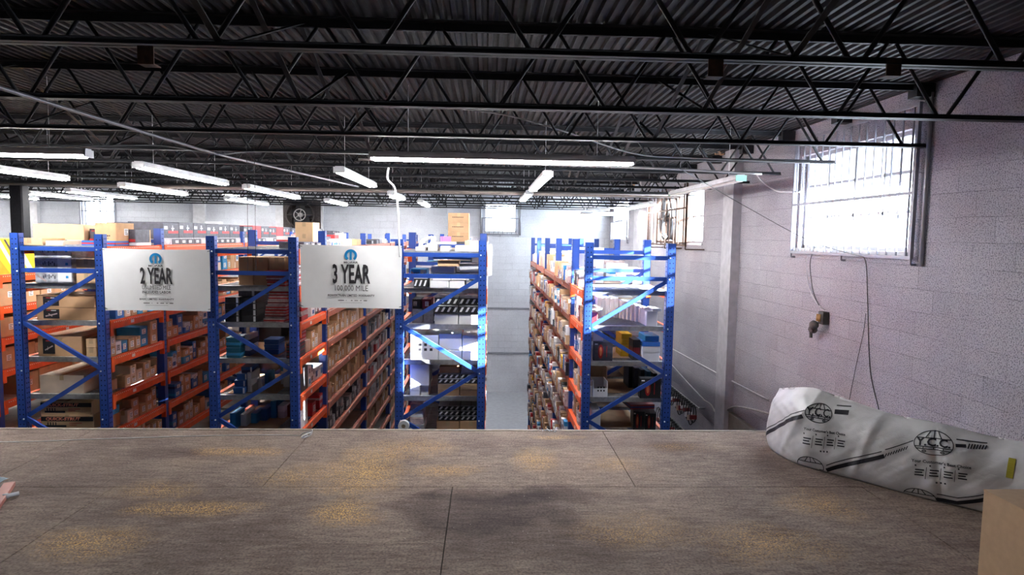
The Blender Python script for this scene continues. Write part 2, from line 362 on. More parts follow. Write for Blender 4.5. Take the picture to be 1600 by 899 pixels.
def window(name, axis, pos, a, b, lo, hi, nv, nh, th=.04):
    root = bpy.data.objects.new(name, None); COL.objects.link(root); root['kind'] = 'structure'
    root.location = (pos, (a+b)/2, lo) if axis == 'y' else ((a+b)/2, pos, lo)
    def bx(mb, u0, u1, z0, z1, d0, d1, mt):
        if axis == 'y': mb.box(pos+d0, pos+d1, u0, u1, z0, z1, mt)
        else: mb.box(u0, u1, pos+d0, pos+d1, z0, z1, mt)
    fr = MB()
    bx(fr, a, a+th, lo, hi, .06, .12, M_FRAME); bx(fr, b-th, b, lo, hi, .06, .12, M_FRAME)
    bx(fr, a, b, lo, lo+th, .06, .12, M_FRAME); bx(fr, a, b, hi-th, hi, .06, .12, M_FRAME)
    o = part(fr, 'window_frame', root)
    mu = MB()
    for i in range(1, nv): u = a+(b-a)*i/nv; bx(mu, u-.012, u+.012, lo+th, hi-th, .07, .11, M_FRAME)
    for i in range(1, nh): z = lo+(hi-lo)*i/nh; bx(mu, a+th, b-th, z-.015, z+.015, .07, .11, M_FRAME)
    part(mu, 'glazing_bars', root)
    g = MB(); zf = hi-th if name != 'window_1' else EYE+.56
    bx(g, a+th, b-th, lo+th, zf, .088, .092, M_GLASS); part(g, 'pane', root)
    if zf < hi-th: g = MB(); bx(g, a+th, b-th, zf, hi-th, .088, .092, M_FROST); part(g, 'frosted_pane', root)  # frosting added to the upper glass to trim the sun patches on the racks
    s = MB(); bx(s, a-.04, b+.04, lo-.035, lo, -.03, .06, M_WHITE); part(s, 'window_sill', root)
    return root
window('window_1', 'y', XR, *WIN1, 4, 3)
window('window_2', 'y', XR, *WINF, 3, 2)
window('window_3', 'y', XR, *WINR, 3, 2)
window('window_4', 'x', YF, *FW1, 2, 2)
window('window_5', 'x', YF, *FW3, 1, 2)

def grille(ax, pos, a, b, lo, hi, n, label, rungs, out=.05, r=.007, mt=None):
    mt = mt or mat('grille_grey', (.27, .27, .31), .5, .4)
    loc = (pos-out, (a+b)/2, lo) if ax == 'y' else ((a+b)/2, pos-out, lo)
    root = empty('security_grille', loc, label, 'window grille')
    P = (lambda u, z, d=0: (pos-out-d, u, z)) if ax == 'y' else (lambda u, z, d=0: (u, pos-out-d, z))
    for i in range(n):
        u = a+(b-a)*(i+.5)/n; m1 = MB(); m1.bar(P(u, lo), P(u, hi), r*2, r*2, mt); part(m1, 'bar', root)
    for z in rungs: m1 = MB(); m1.bar(P(a, z, .008), P(b, z, .008), .012, .03, mt); part(m1, 'rail', root)
    for u in (a, b): m1 = MB(); m1.bar(P(u, lo), P(u, hi), .03, .03, mt); part(m1, 'side_rail', root)
    for u in (a, (a+b)/2, b):
        for z in (lo-.05, ):
            m1 = MB(); q = Vector(P(u, z)); w = Vector(P(u, z, -out+.004)); m1.bar(q, w, .02, .02, mt); m1.bar(q, Vector(P(u, lo)), .018, .018, mt); part(m1, 'anchor', root)
    return root
grille('y', XR, 5.50, 7.72, e-.14, e+1.22, 16, 'grey steel security grille of upright bars over the big bright window in the block wall', (e-.13, e+.44, e+1.2))
grille('y', XR, 17.0, 19.2, e-.06, e+.5, 12, 'small grey bar grille on the block wall window nearest the far corner', (e-.05, e+.48), mt=mat('grille_grey', (.27, .27, .31)))
grille('x', YF, -.14, .96, e+.06, e+.58, 8, 'small bar grille on the far wall window behind the aisle', (e+.07, e+.56))
grille('x', YF, -12.1, -11.08, e+.1, e+1.05, 6, 'bar grille on the far wall window above the cardboard cartons', (e+.12, e+.58))

# exhaust fans
def fan(axis, pos, a, b, lo, hi, label, louvers, side=-1):
    loc = (pos, (a+b)/2, lo) if axis == 'y' else ((a+b)/2, pos, lo)
    root = empty('exhaust_fan', loc, label, 'fan')
    P = (lambda u, z, d: Vector((pos-d, u, z))) if axis == 'y' else (lambda u, z, d: Vector((u, pos-d, z)))
    rust = mat('fan_rust', (.07, .04, .028), .8, .2, var=.4); steel = mat('fan_steel', (.035, .034, .036), .6, 0, var=.2); dark = mat('fan_dark', (.05, .04, .038), .6, .3, var=.4, scale=30)
    fm = rust if not louvers else dark
    m1 = MB()
    for u0, u1, z0, z1 in ((a, b, lo, lo), (a, b, hi, hi), (a, a, lo, hi), (b, b, lo, hi)):
        m1.bar(P(u0, z0, .10), P(u1, z1, .10), .24, .045, fm, up=(0, 0, 1))
    part(m1, 'housing', root)
    cu, cz = (a+b)/2 + (0 if not louvers else -.03), (lo+hi)/2; R = min(b-a, hi-lo)*.44
    m1 = MB(); n = 28; prof = [(R*1.08, .02), (R*1.0, .08), (R*.97, .20), (R*1.04, .24), (R*1.09, .22), (R*1.02, .18), (R*1.05, .08), (R*1.12, .02)]
    vs = [P(cu+r*math.cos(2*PI*k/n), cz+r*math.sin(2*PI*k/n), d) for r, d in prof for k in range(n)]
    m1.add(vs, [(i*n+k, i*n+(k+1) % n, (i+1)*n+(k+1) % n, (i+1)*n+k) for i in range(len(prof)-1) for k in range(n)], steel if not louvers else dark, True)
    part(m1, 'shroud', root)
    for k in range(4 if not louvers else 5):
        an = 2*PI*k/(4 if not louvers else 5)+.4; m1 = MB(); vs = []
        for j in range(6):
            rr = R*(.16+.78*j/5); w = R*(.12+.22*math.sin(PI*min(1, .15+j/6)));
            for sgn, dd in ((-1, .07), (1, .15)):
                vs.append(P(cu+rr*math.cos(an)-sgn*w*math.sin(an), cz+rr*math.sin(an)+sgn*w*math.cos(an), dd))
        nv = len(vs); vs += [Vector(v)+(P(0, 0, .004)-P(0, 0, 0)) for v in vs]
        fs = [(2*j, 2*j+1, 2*j+3, 2*j+2) for j in range(5)] + [(nv+2*j+2, nv+2*j+3, nv+2*j+1, nv+2*j) for j in range(5)]
        m1.add(vs, fs, steel, True); part(m1, 'blade', root)
    m1 = MB(); m1.tube([P(cu, cz, .05), P(cu, cz, .26), P(cu, cz, .27)], [R*.17, R*.17, R*.1], steel if not louvers else mat('hub_pale', (.45, .42, .4)), 14); part(m1, 'motor', root)
    m1 = MB(); m1.bar(P(a, cz, .21), P(b, cz, .21), .03, .03, fm); m1.bar(P(cu, lo, .21), P(cu, hi, .21), .03, .03, fm); part(m1, 'motor_bracket', root)
    if louvers:
        m1 = MB(); m1.box(a, b, pos+.02, pos+.05, lo, hi, dark)
        part(m1, 'backing', root)
        for k in range(9):
            z = lo+(hi-lo)*(k+.5)/9; m1 = MB(); m1.bar(P(cu+.1, z, .0), P(b-.02, z, .0), .07, .012, mat('louver_grey', (.22, .2, .18), .5, .3)); part(m1, 'louver', root)
        m1 = MB(); ring = [P(cu-.0+.17*math.cos(t*PI/9), cz+.17*math.sin(t*PI/9), .27) for t in range(19)]; m1.tube(ring, .012, mat('hub_pale', (.45, .42, .4))); 
        for k in range(5): m1.tube([P(cu, cz, .27), P(cu+.17*math.cos(k*2*PI/5), cz+.17*math.sin(k*2*PI/5), .27)], .009, mat('hub_pale', (.45, .42, .4)))
        part(m1, 'pulley', root)
    return root
fan('y', XR, 12.0, 13.4, e-.05, e+.88, 'rusty exhaust fan with curved steel shroud mounted in a bright window of the block wall', False)
fan('x', YF, FW2[0], FW2[1], FW2[2], FW2[3], 'dark louvered exhaust fan with pale pulley wheel set in the far wall', True)
m1r = grille('y', XR, 11.0, 13.6, e-.12, e+.98, 9, 'rusty bar cage around the exhaust fan in the block wall', (e-.1, e+.55), out=.34, r=.008, mt=M_JOIST_R)

# ------------------------------------------------------------------ roof joists, girder, column
ZB, ZT = EYE+.82, EYE+1.30
ORD = ['first', 'second', 'third', 'fourth', 'fifth', 'sixth', 'seventh', 'eighth', 'ninth', 'tenth', 'eleventh', 'twelfth', 'thirteenth', 'fourteenth', 'fifteenth', 'sixteenth', 'seventeenth', 'eighteenth', 'nineteenth', 'twentieth', 'twenty-first', 'twenty-second', 'twenty-third', 'twenty-fourth', 'twenty-fifth', 'twenty-sixth', 'twenty-seventh', 'twenty-eighth', 'twenty-ninth', 'thirtieth']
JY = [1.74]+[2.98+1.235*k for k in range(14)]
for j, y in enumerate(JY):
    y0, y1 = y-.028, y+.028
    root = empty('steel_joist', (XL, y, ZB), 'dark open-web steel roof joist, %s one out from the mezzanine camera side' % ORD[j], 'roof joist', 'open-web roof joists')
    m1 = MB()
    for s in (-1, 1): m1.box(XL, XR+.02, y+s*.03-.028, y+s*.03+.028, ZT+.048, ZT+.056, M_JOIST); m1.box(XL, XR+.02, y+s*.008-.003, y+s*.008+.003, ZT, ZT+.05, M_JOIST)
    m1.box(XL, XR+.02, y-.055, y+.055, ZT+.053, ZC-.003, M_JOIST); m1.box(XR-.16, XR+.02, y-.06, y+.06, ZT-.06, ZT+.05, M_JOIST)
    part(m1, 'top_chord', root)
    m1 = MB(); xe = XR-.14 if j % 3 else XR-.02
    for s in (-1, 1): m1.box(XL, xe, y+s*.020-.016, y+s*.020+.016, ZB, ZB+.006, M_JOIST); m1.box(XL, xe, y+s*.008-.003, y+s*.008+.003, ZB, ZB+.036, M_JOIST)
    m1.tube([(XL, y, ZB+.018), (xe, y, ZB+.018)], .019, M_JOIST, 6)
    part(m1, 'bottom_chord', root)
    m1 = MB(); ph = {1: -.36, 2: .21, 3: .05}.get(j, random.uniform(-.3, .3)); x = XL+.3+ph
    rr = .0125
    while x < XR-.3:
        a, b, c = Vector((x, y, ZB+.02)), Vector((x+.37, y, ZT+.02)), Vector((x+.74, y, ZB+.02))
        m1.tube([a+Vector((.03, 0, 0)), b-Vector((.02, 0, 0))], rr, M_JOIST, 6)
        if x+.74 < XR-.05: m1.tube([b+Vector((.02, 0, 0)), c-Vector((.03, 0, 0))], rr, M_JOIST, 6)
        x += .74
    part(m1, 'web', root)
    if j in (1, 2):
        for px in ((228, 88), (1118, 108), (1396, 107)) if j == 1 else ():
            q = atY(*px, y-.03); m1 = MB(); m1.box(q.x-.035, q.x+.035, y-.034, y-.028, q.z-.03, q.z+.045, M_JOIST_R); m1.box(q.x-.035, q.x+.035, y-.034, y+.03, q.z-.034, q.z-.03, M_JOIST_R); part(m1, 'rusty_bracket', root)
# cross bridging between neighbouring joists
for k, bx in enumerate((-13.8, -11.3, -8.8, -6.3, -3.84, -1.2, 1.4)):
    root = empty('cross_bridging', (bx, JY[0], ZB), 'line of dark angle cross bridging between the roof joists, %s from the block wall' % ORD[6-k], 'bridging', 'cross bridging between joists')
    for j in range(len(JY)-1):
        m1 = MB(); m1.bar((bx, JY[j], ZT+.03), (bx, JY[j+1], ZB+.02), .03, .006, M_JOIST); part(m1, 'brace', root)
        m1 = MB(); m1.bar((bx+.03, JY[j], ZB+.02), (bx+.03, JY[j+1], ZT+.03), .03, .006, M_JOIST); part(m1, 'brace', root)

root = empty('steel_girder', (XL, 11.5, EYE+.75), 'long dark steel girder with pale bottom flange crossing under the joists, on the black column', 'girder')
m1 = MB(); m1.box(XL, XR-.02, 11.44, 11.56, EYE+.75, EYE+.775, mat('girder_flange', (.20, .175, .16), .6, .2, var=.3)); m1.box(XL, XR-.02, 11.49, 11.51, EYE+.775, EYE+.81, M_JOIST); part(m1, 'bottom_flange', root)
m1 = MB(); m1.tube([(XL, 11.38, EYE+.76), (3.55, 11.38, EYE+.79)], .016, mat('pipe_brown', (.14, .12, .11), .5, .3)); part(m1, 'pipe', root)
root = empty('steel_column', (-8.1, 11.5, 0), 'thick black square steel column rising behind the brown cartons to the girder', 'column')
m1 = MB(); m1.prism(-8.21, -7.99, 11.4, 11.6, 0.02, EYE+.75, .02, M_JOIST); part(m1, 'shaft', root)
m1 = MB(); m1.box(-8.3, -7.9, 11.3, 11.7, 0, .02, M_JOIST); part(m1, 'base_plate', root)

# ------------------------------------------------------------------ fluorescent lights
def fixture(cx, cy, along, length, z, label, lit=True, hang=True, w=.105, end=None):
    root = empty('fluorescent_light', (cx, cy, z), label, 'ceiling light', 'fluorescent strip lights')
    L = length/2
    Mx = Matrix.Translation((cx, cy, z)) @ (Matrix.Rotation(PI/2 if along == 'y' else 0, 4, 'Z'))
    m1 = MB(); m1.box(-L, L, -w*.42, w*.42, .028, .07, M_WHITE, Mx); m1.box(-L, L, -w*.6, -w*.42, .012, .05, M_WHITE, Mx); m1.box(-L, L, w*.42, w*.6, .012, .05, M_WHITE, Mx); part(m1, 'housing', root)
    for s in (-1, 1):
        m1 = MB(); m1.tube([Mx @ Vector((-L+.03, s*w*.25, .004)), Mx @ Vector((L-.03, s*w*.25, .004))], .0165, M_TUBE if lit else M_TUBE_OFF, 8); part(m1, 'tube', root)
        m1 = MB(); m1.box(s*L-.008, s*L+.008, -w*.6, w*.6, -.006, .06, M_WHITE if lit else mat('green_cap', (.25, .5, .38)), Mx); part(m1, 'end_cap', root)
        m1 = MB(); m1.tube([Mx @ Vector((s*L*.72, 0, .07)), Mx @ Vector((s*L*.72, 0, ZC-z-.001))], .0025, M_CABLE, 5); part(m1, 'hanger_wire', root)
    return root
LZ = e+.69
fixture(.14, 5.98, 'x', 2.42, LZ, 'long lit strip light hung crosswise above the mezzanine edge, over the white-box rack')
fixture(-4.8, 5.98, 'x', 2.42, LZ-.03, 'long lit strip light hung crosswise at the side opposite the block wall')
def alo(x, y0, y1, lab, lit=True): fixture(x, (y0+y1)/2, 'y', y1-y0, LZ, lab, lit)
alo(-5.85, 6.8, 9.2, 'lit strip light running down the aisle beside the long-carton rack, first behind the crosswise one')
alo(-3.8, 7.2, 9.5, 'lit strip light running down the aisle over the first hung banner, column side')
alo(-1.66, 7.3, 9.4, 'lit strip light running down the aisle between both banner racks and the white-box rack')
alo(.68, 7.3, 9.6, 'lit strip light near the middle of the empty aisle, first in its row')
alo(.68, 10.4, 12.4, 'small lit strip light in the empty aisle, beyond the first one in its row')
alo(-3.75, 10.2, 12.9, 'lit strip light in the 2 YEAR banner aisle, second in its row')
alo(-5.7, 10.3, 12.4, 'lit strip light in the long-carton rack aisle, second in its row')
alo(-7.6, 12.0, 14.2, 'lit strip light just beyond the black column, near the far wall window')
alo(-5.4, 13.6, 16, 'lit strip light deep in the long-carton rack aisle, third in its row')
alo(-3.4, 13.8, 15.6, 'lit strip light in front of the louvered exhaust fan')
alo(-1.65, 11.1, 12.6, 'short lit strip light in the 3 YEAR banner aisle, second in its row')
alo(-1.42, 13.7, 15.5, 'short lit strip light in the 3 YEAR banner aisle, last in its row')
alo(-8.1, 7.2, 9.6, 'lit strip light over the yellow-carton rack, nearer the column side')
alo(-10.4, 13.2, 15.3, 'lit strip light far off past the black column, last at that side')
alo(-9.0, 13.0, 15, 'lit strip light between the black column and the far wall')
alo(2.92, 7.35, 10.1, 'unlit dusty strip light with green ends beside the block wall pilaster', False)
fixture(3.0, 17.5, 'x', .9, LZ-.05, 'short lit strip light hung low near the far corner')
alo(3.3, 12.8, 15.0, 'bright strip light glowing before the block wall window near the far corner')

for q, x_ in enumerate((-14.2, -11.2, -7.0, -2.6)):  # fill lamps added up among the joists to brighten the far wall
    fixture(x_, 18.0, 'y', 2.0, e+1.02, 'added fill strip light between the last joists by the far wall, %s from outer side' % ORD[q])
# ------------------------------------------------------------------ mezzanine
mb = MB(); g = .003
rows = [(4.19, 5.44, [-16, -12.0, -9.6, -7.2, -5.7, -3.3, -1.47, 1.03, 3.78]), (1.75, 4.19, [-16, -12, -9.3, -6.9, -4.65, -2.43, -.21, 2.6, 3.78]), (-.7, 1.75, [-16, -11, -8.5, -6, -3.6, -1.2, 1.2, 3.78]), (-4, -.7, [-16, -9, -4, 0, 3.78])]
for y0, y1, xs in rows:
    for a, b in zip(xs, xs[1:]):
        mb.box(a+g, b-g, y0+g, y1-g, MEZ-.018, MEZ, M_PLY)
o = struct(mb, 'floor_mezzanine'); 
mb = MB(); mb.box(XL, XR, YB, 5.42, MEZ-.24, MEZ-.02, mat('dark_subfloor', (.04, .035, .03), .9)); struct(mb, 'floor_mezzanine_deck')
mb = MB(); mb.box(XL, XR, 5.432, 5.47, MEZ-.24, MEZ+.004, mat('edge_board', (.20, .165, .135), .7, var=.25, scale=20)); struct(mb, 'trim_11')

# ------------------------------------------------------------------ pallet racks
FY = 6.45
LV = [e-.155, e-.535, e-.905, e-1.275, e-1.655, e-2.03, e-2.41, e-2.79, e-3.17, e-3.55, e-3.93, e-4.31]
LVN = ['top', 'second', 'third', 'fourth', 'fifth', 'sixth', 'seventh', 'eighth', 'ninth', 'tenth', 'eleventh', 'lowest']
BAYS = {'R': [6.45, 7.55, 10.05, 12.55, 15.05, 17.55], 'A': [6.45, 7.58, 10.08, 12.58, 15.08, 17.58], 'B': [6.45, 7.58, 10.08, 12.58, 15.08, 17.58], 'C': [6.45, 7.58, 10.08, 12.58, 15.0], 'D': [6.45, 7.45, 9.2, 10.95, 12.7, 14.4]}
RX = {'R': (-6.53, -5.65), 'A': (-4.655, -3.77), 'B': (-2.775, -1.89), 'C': (-.917, -.0), 'D': (1.0, 1.925)}
RN = {'R': 'yellow-carton rack', 'A': 'long-carton rack', 'B': 'rack between banners', 'C': 'white-box rack', 'D': 'rack by block wall'}
RL = {'R': 'blue and orange pallet rack at the outer edge, holding yellow cartons at its top', 'A': 'blue and orange pallet rack full of long brown cartons beside the 2 YEAR banner', 'B': 'blue and orange pallet rack standing between the two hung banners', 'C': 'blue and orange pallet rack of white boxes between the 3 YEAR banner and empty aisle', 'D': 'blue and orange pallet rack with sunlit open top beside the block wall'}
def visible(z, y): return z > EYE-.33*y-.15
UW = .082
def rack(k):
    x0, x1 = RX[k]; ys = BAYS[k]
    root = empty('pallet_rack', ((x0+x1)/2, FY, 0), RL[k], 'rack', 'blue and orange pallet racks')
    for i, y in enumerate(ys):
        top = e-.045+random.uniform(-.01, .01) if i == 0 else e+(.035 if i in (1, 3) else .02)
        if k == 'D' and i: top = e-.01
        for s, x in ((1, x0), (-1, x1)):
            m1 = MB(); a, b = (x, x+UW) if s == 1 else (x-UW, x)
            m1.box(a, b, y, y+.006, .01, top, M_BLUE); m1.box(a, a+.004, y, y+.075, .01, top, M_BLUE); m1.box(b-.004, b, y, y+.075, .01, top, M_BLUE)
            m1.box(a-.02, b+.02, y-.02, y+.095, 0, .012, M_BLUE)
            if i == 0 or (i < 3):
                z = 2.4 if i == 0 else 3.4
                while z < top-.03:
                    if i == 0:
                        for dx in (.024, .058): m1.box(a+dx-.005, a+dx+.005, y-.0006, y+.001, z, z+.013, M_HOLE)
                    fx = b if s == -1 else a
                    for yy in (.03, .055): m1.box(b-.001, b+.0007, y+yy-.005, y+yy+.005, z+.012, z+.026, M_HOLE); m1.box(a-.0007, a+.001, y+yy-.005, y+yy+.005, z+.012, z+.026, M_HOLE)
                    z += .05
            u = part(m1, 'upright', root)
            if i == 0:
                m2 = MB()
                for z in (e-.19, e-.41, e-.92, e-1.40, e-1.89): m2.tube([(a+UW/2+(.018 if s == 1 else -.018), y-.006, z), (a+UW/2+(.018 if s == 1 else -.018), y+.006, z)], .008, M_BOLT, 8)
                m2.build('bolt', u, loc=tuple(root.location))
        xa, xb = x0+UW*.75, x1-UW*.75; yy = y+.035
        def br(za, zb, h=.042):
            m1 = MB(); m1.bar((xa, yy, za), (xb, yy, zb), .03, h, M_BLUE); part(m1, 'brace', root)
        br(top-.15, top-.15); br(top-.365, top-.365)
        zz = [top-.38, top-.87, top-1.345, top-1.84, top-2.33, top-2.82, top-3.3, top-3.8, top-4.3]
        for n_ in range(len(zz)-1):
            if i and n_ > 4: break
            m1 = MB(); a, b = (xb, xa) if n_ % 2 == 0 else (xa, xb)
            m1.bar((a, yy-.012*(n_ % 2), zz[n_]), (b, yy-.012*(n_ % 2), zz[n_+1]), .026, .040, M_BLUE); part(m1, 'brace', root)
    for i, (ya, yb) in enumerate(zip(ys, ys[1:])):
        for l, z in enumerate(LV):
            if not visible(z, yb) or l > 11: continue
            if k in 'DR' and l == 0: continue
            if k == 'R' and i > 1: continue
            for s, x in ((-1, x0), (1, x1)):
                if i > 1 and ((s == -1) != (k == 'D')): 
                    continue
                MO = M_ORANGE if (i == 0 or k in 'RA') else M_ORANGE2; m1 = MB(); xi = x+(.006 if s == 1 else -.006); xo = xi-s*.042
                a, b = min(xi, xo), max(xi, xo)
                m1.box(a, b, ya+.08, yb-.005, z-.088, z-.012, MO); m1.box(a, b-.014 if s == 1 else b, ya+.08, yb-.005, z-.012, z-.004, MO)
                for yq in (ya+.078, yb-.008): m1.box(a-.004, b+.004, yq-.006, yq+.045 if yq < yb-.1 else yq+.008, z-.155, z-.0, MO)
                if i < 3:
                    y = ya+.14; st = .034 if i < 2 else .05
                    fx = (b, b+.0008) if s == 1 else (a-.0008, a)
                    while y < yb-.05: m1.box(*fx, y, y+.013, z-.026, z-.016, M_DOTS); y += st
                bm = part(m1, 'beam', root)
                if i < 2:
                    ym = ya+(yb-ya)*(.5 if i else .42); m2 = MB(); fx = (b+.0005, b+.002) if s == 1 else (a-.002, a-.0005)
                    m2.box(*fx, ym-.03, ym+.03, z-.066, z-.034, M_LABEL); m2.build('label_plate', bm, loc=tuple(root.location))
            # decks
            m1 = MB()
            if i == 0:
                m1.box(x0+.05, x1-.05, ya+.085, ya+.10, z-.05, z-.0, M_ZINC); m1.box(x0+.05, x1-.05, ya+.10, ya+.13, z-.004, z, M_ZINC)
                y = ya+.15
                while y < yb-.05: m1.box(x0+.05, x1-.05, y, y+.006, z-.006, z, M_ZINC); y += .05
                for q in range(5): xx = x0+.1+(x1-x0-.2)*q/4; m1.box(xx-.012, xx+.012, ya+.1, yb-.04, z-.014, z-.006, M_ZINC)
                part(m1, 'wire_deck', root)
                if (k, l) in (('B', 4), ('B', 5), ('D', 3), ('D', 4), ('D', 5), ('B', 3)):
                    m1 = MB(); m1.box(x0+.12, x0+.62 if k == 'B' else x0+.7, ya+.16+(.1 if k == 'D' else 0), yb-.05, z, z+.002, BOXM['dull']); part(m1, 'cardboard_sheet', root)
            else:
                m1.box(x0+.05, x1-.05, ya+.09, yb-.01, z-.012, z, M_BOARD); m1.box(x0+.05, x1-.05, ya+.09, ya+.1, z-.04, z, M_ZINC)
                part(m1, 'shelf_board', root)
    return root
for k in 'RABCD': rack(k)

# ------------------------------------------------------------------ boxes
SPECS = []
def spec(col, x0, x1, y0, y1, z0, z1, label, faces='', lid=None, style='carton', rot=0, strap=False, win=None, lab=True, art=None, group=None):
    SPECS.append(dict(col=col, b=(x0, x1, y0, y1, z0, z1), label=label, faces=faces, lid=lid, style=style, rot=rot, strap=strap, art=art, lab=lab, group=group))
def body_mesh(s, mb, C):
    x0, x1, y0, y1, z0, z1 = s['b']; M0 = BOXM[s['col']]; Md = BOXM[s['lid']] if s['lid'] else M0
    c = min(.006, (x1-x0)*.08, (y1-y0)*.08); h = z1-z0
    if s['style'] == 'lid':
        l = min(.5*h, .055); mb.prism(x0+.003, x1-.003, y0+.003, y1-.003, z0, z1-l, c, M0); mb.prism(x0, x1, y0, y1, z1-l, z1, c, Md)
    elif s['style'] == 'band':
        mb.prism(x0, x1, y0, y1, z0, z0+h*.3, c, M0); mb.prism(x0-.0005, x1+.0005, y0-.0005, y1+.0005, z0+h*.3, z0+h*.62, c, Md); mb.prism(x0, x1, y0, y1, z0+h*.62, z1, c, M0)
    elif s['style'] == 'open':
        t = .008; mb.box(x0, x1, y0, y1, z0, z0+t, M0); mb.box(x0, x0+t, y0, y1, z0+t, z1, M0); mb.box(x1-t, x1, y0, y1, z0+t, z1, M0); mb.box(x0+t, x1-t, y1-t, y1, z0+t, z1, M0); mb.box(x0+t, x1-t, y0, y0+t, z0+t, z0+h*.55, M0)
    else:
        mb.prism(x0, x1, y0, y1, z0, z1-.004, c, M0)
        if (x1-x0) > (y1-y0): ym = (y0+y1)/2; mb.box(x0+.001, x1-.001, y0+.001, ym-.0015, z1-.004, z1, Md); mb.box(x0+.001, x1-.001, ym+.0015, y1-.001, z1-.004, z1, Md)
        else: xm = (x0+x1)/2; mb.box(x0+.001, xm-.0015, y0+.001, y1-.001, z1-.004, z1, Md); mb.box(xm+.0015, x1-.001, y0+.001, y1-.001, z1-.004, z1, Md)
        if s['style'] == 'stripe':   # two materials alternate as slanted print
            n = max(3, int((x1-x0)/.055)); w = (x1-x0)/n
            for q in range(n):
                xa = x0+q*w+.004; mb.add([(xa, y0-.001, z0+h*.18), (xa+w*.38, y0-.001, z0+h*.18), (xa+w*.8, y0-.001, z1-h*.2), (xa+w*.42, y0-.001, z1-h*.2)], [(0, 1, 2, 3)], Md)
def short(t):
    import re
    w = lambda: len(re.findall(r"[A-Za-z0-9][A-Za-z0-9'\u2019-]*", t))
    for a, b in ((' from the bottom', ' up'), ('of the ', 'of '), ('in the ', 'in '), (', rack between banners', ', mid rack'), (', rack by block wall', ', wall rack'), (', long-carton rack', ''), (', white-box rack', ''), (' on the ', ' on '), (' at the ', ' at '), (' of the ', ' of ')):
        if w() <= 16: break
        t = t.replace(a, b)
    if w() > 16: print('LONG', w(), t)
    return t
def make_box(s):
    x0, x1, y0, y1, z0, z1 = s['b']; loc = ((x0+x1)/2, (y0+y1)/2, z0); nm = KIND[s['col']]; h = z1-z0
    mb = MB(); body_mesh(s, mb, loc); o = mb.build(nm, None, loc=loc); o.rotation_euler.z = s['rot']
    tag(o, short(s['label']), 'box', s['group'])
    def child(m_, n_): return m_.build(n_, o, loc=loc)
    if s['style'] == 'carton' and KIND[s['col']] == 'cardboard_box' and loc[1] < 9.5 and h > .05:
        m1 = MB()
        if (x1-x0) > (y1-y0): ym = (y0+y1)/2; m1.box(x0-.001, x1+.001, ym-.02, ym+.02, z1, z1+.001, M_TAPE); m1.box(x1, x1+.001, ym-.02, ym+.02, z1-.05, z1, M_TAPE)
        else: xm = (x0+x1)/2; m1.box(xm-.02, xm+.02, y0-.001, y1+.001, z1, z1+.001, M_TAPE); m1.box(xm-.02, xm+.02, y0-.001, y0, z1-.05, z1, M_TAPE)
        child(m1, 'packing_tape')
    if s['lab']:
        for f in s['faces']:
            m1 = MB(); t = .0015
            if f in 'RL':
                w = min(.075, (y1-y0)*.5); hh = min(.07, h*.5); yc = (y0+y1)/2+(y1-y0)*random.uniform(-.12, .12); zc = z0+h*.5
                xx = (x1, x1+t) if f == 'R' else (x0-t, x0)
                m1.box(*xx, yc-w/2, yc+w/2, zc-hh/2, zc+hh/2, M_LABEL if KIND[s['col']] != 'white_box' else BOXM[random.choice(['grey', 'blue', 'sky'])])
                xx = (x1+t, x1+t+.0004) if f == 'R' else (x0-t-.0004, x0-t)
                for q in range(3): zq = zc+hh*(.28-.28*q); m1.box(*xx, yc-w*.36, yc+w*(.36-.2*(q % 2)), zq-hh*.05, zq+hh*.05, M_INK)
            else:
                w = min(.08, (x1-x0)*.4); hh = min(.06, h*.5); xc = x0+(x1-x0)*random.uniform(.3, .7); zc = z0+h*.5
                m1.box(xc-w/2, xc+w/2, y0-t, y0, zc-hh/2, zc+hh/2, M_LABEL)
                for q in range(3): zq = zc+hh*(.28-.28*q); m1.box(xc-w*.36, xc+w*(.36-.2*(q % 2)), y0-t-.0004, y0-t, zq-hh*.05, zq+hh*.05, M_INK)
            child(m1, 'shipping_label')
    if s['art']: s['art'](s, child)
    return o

def P(px): return -4.652+(px-22)*.006386       # x on the front plane of the racks
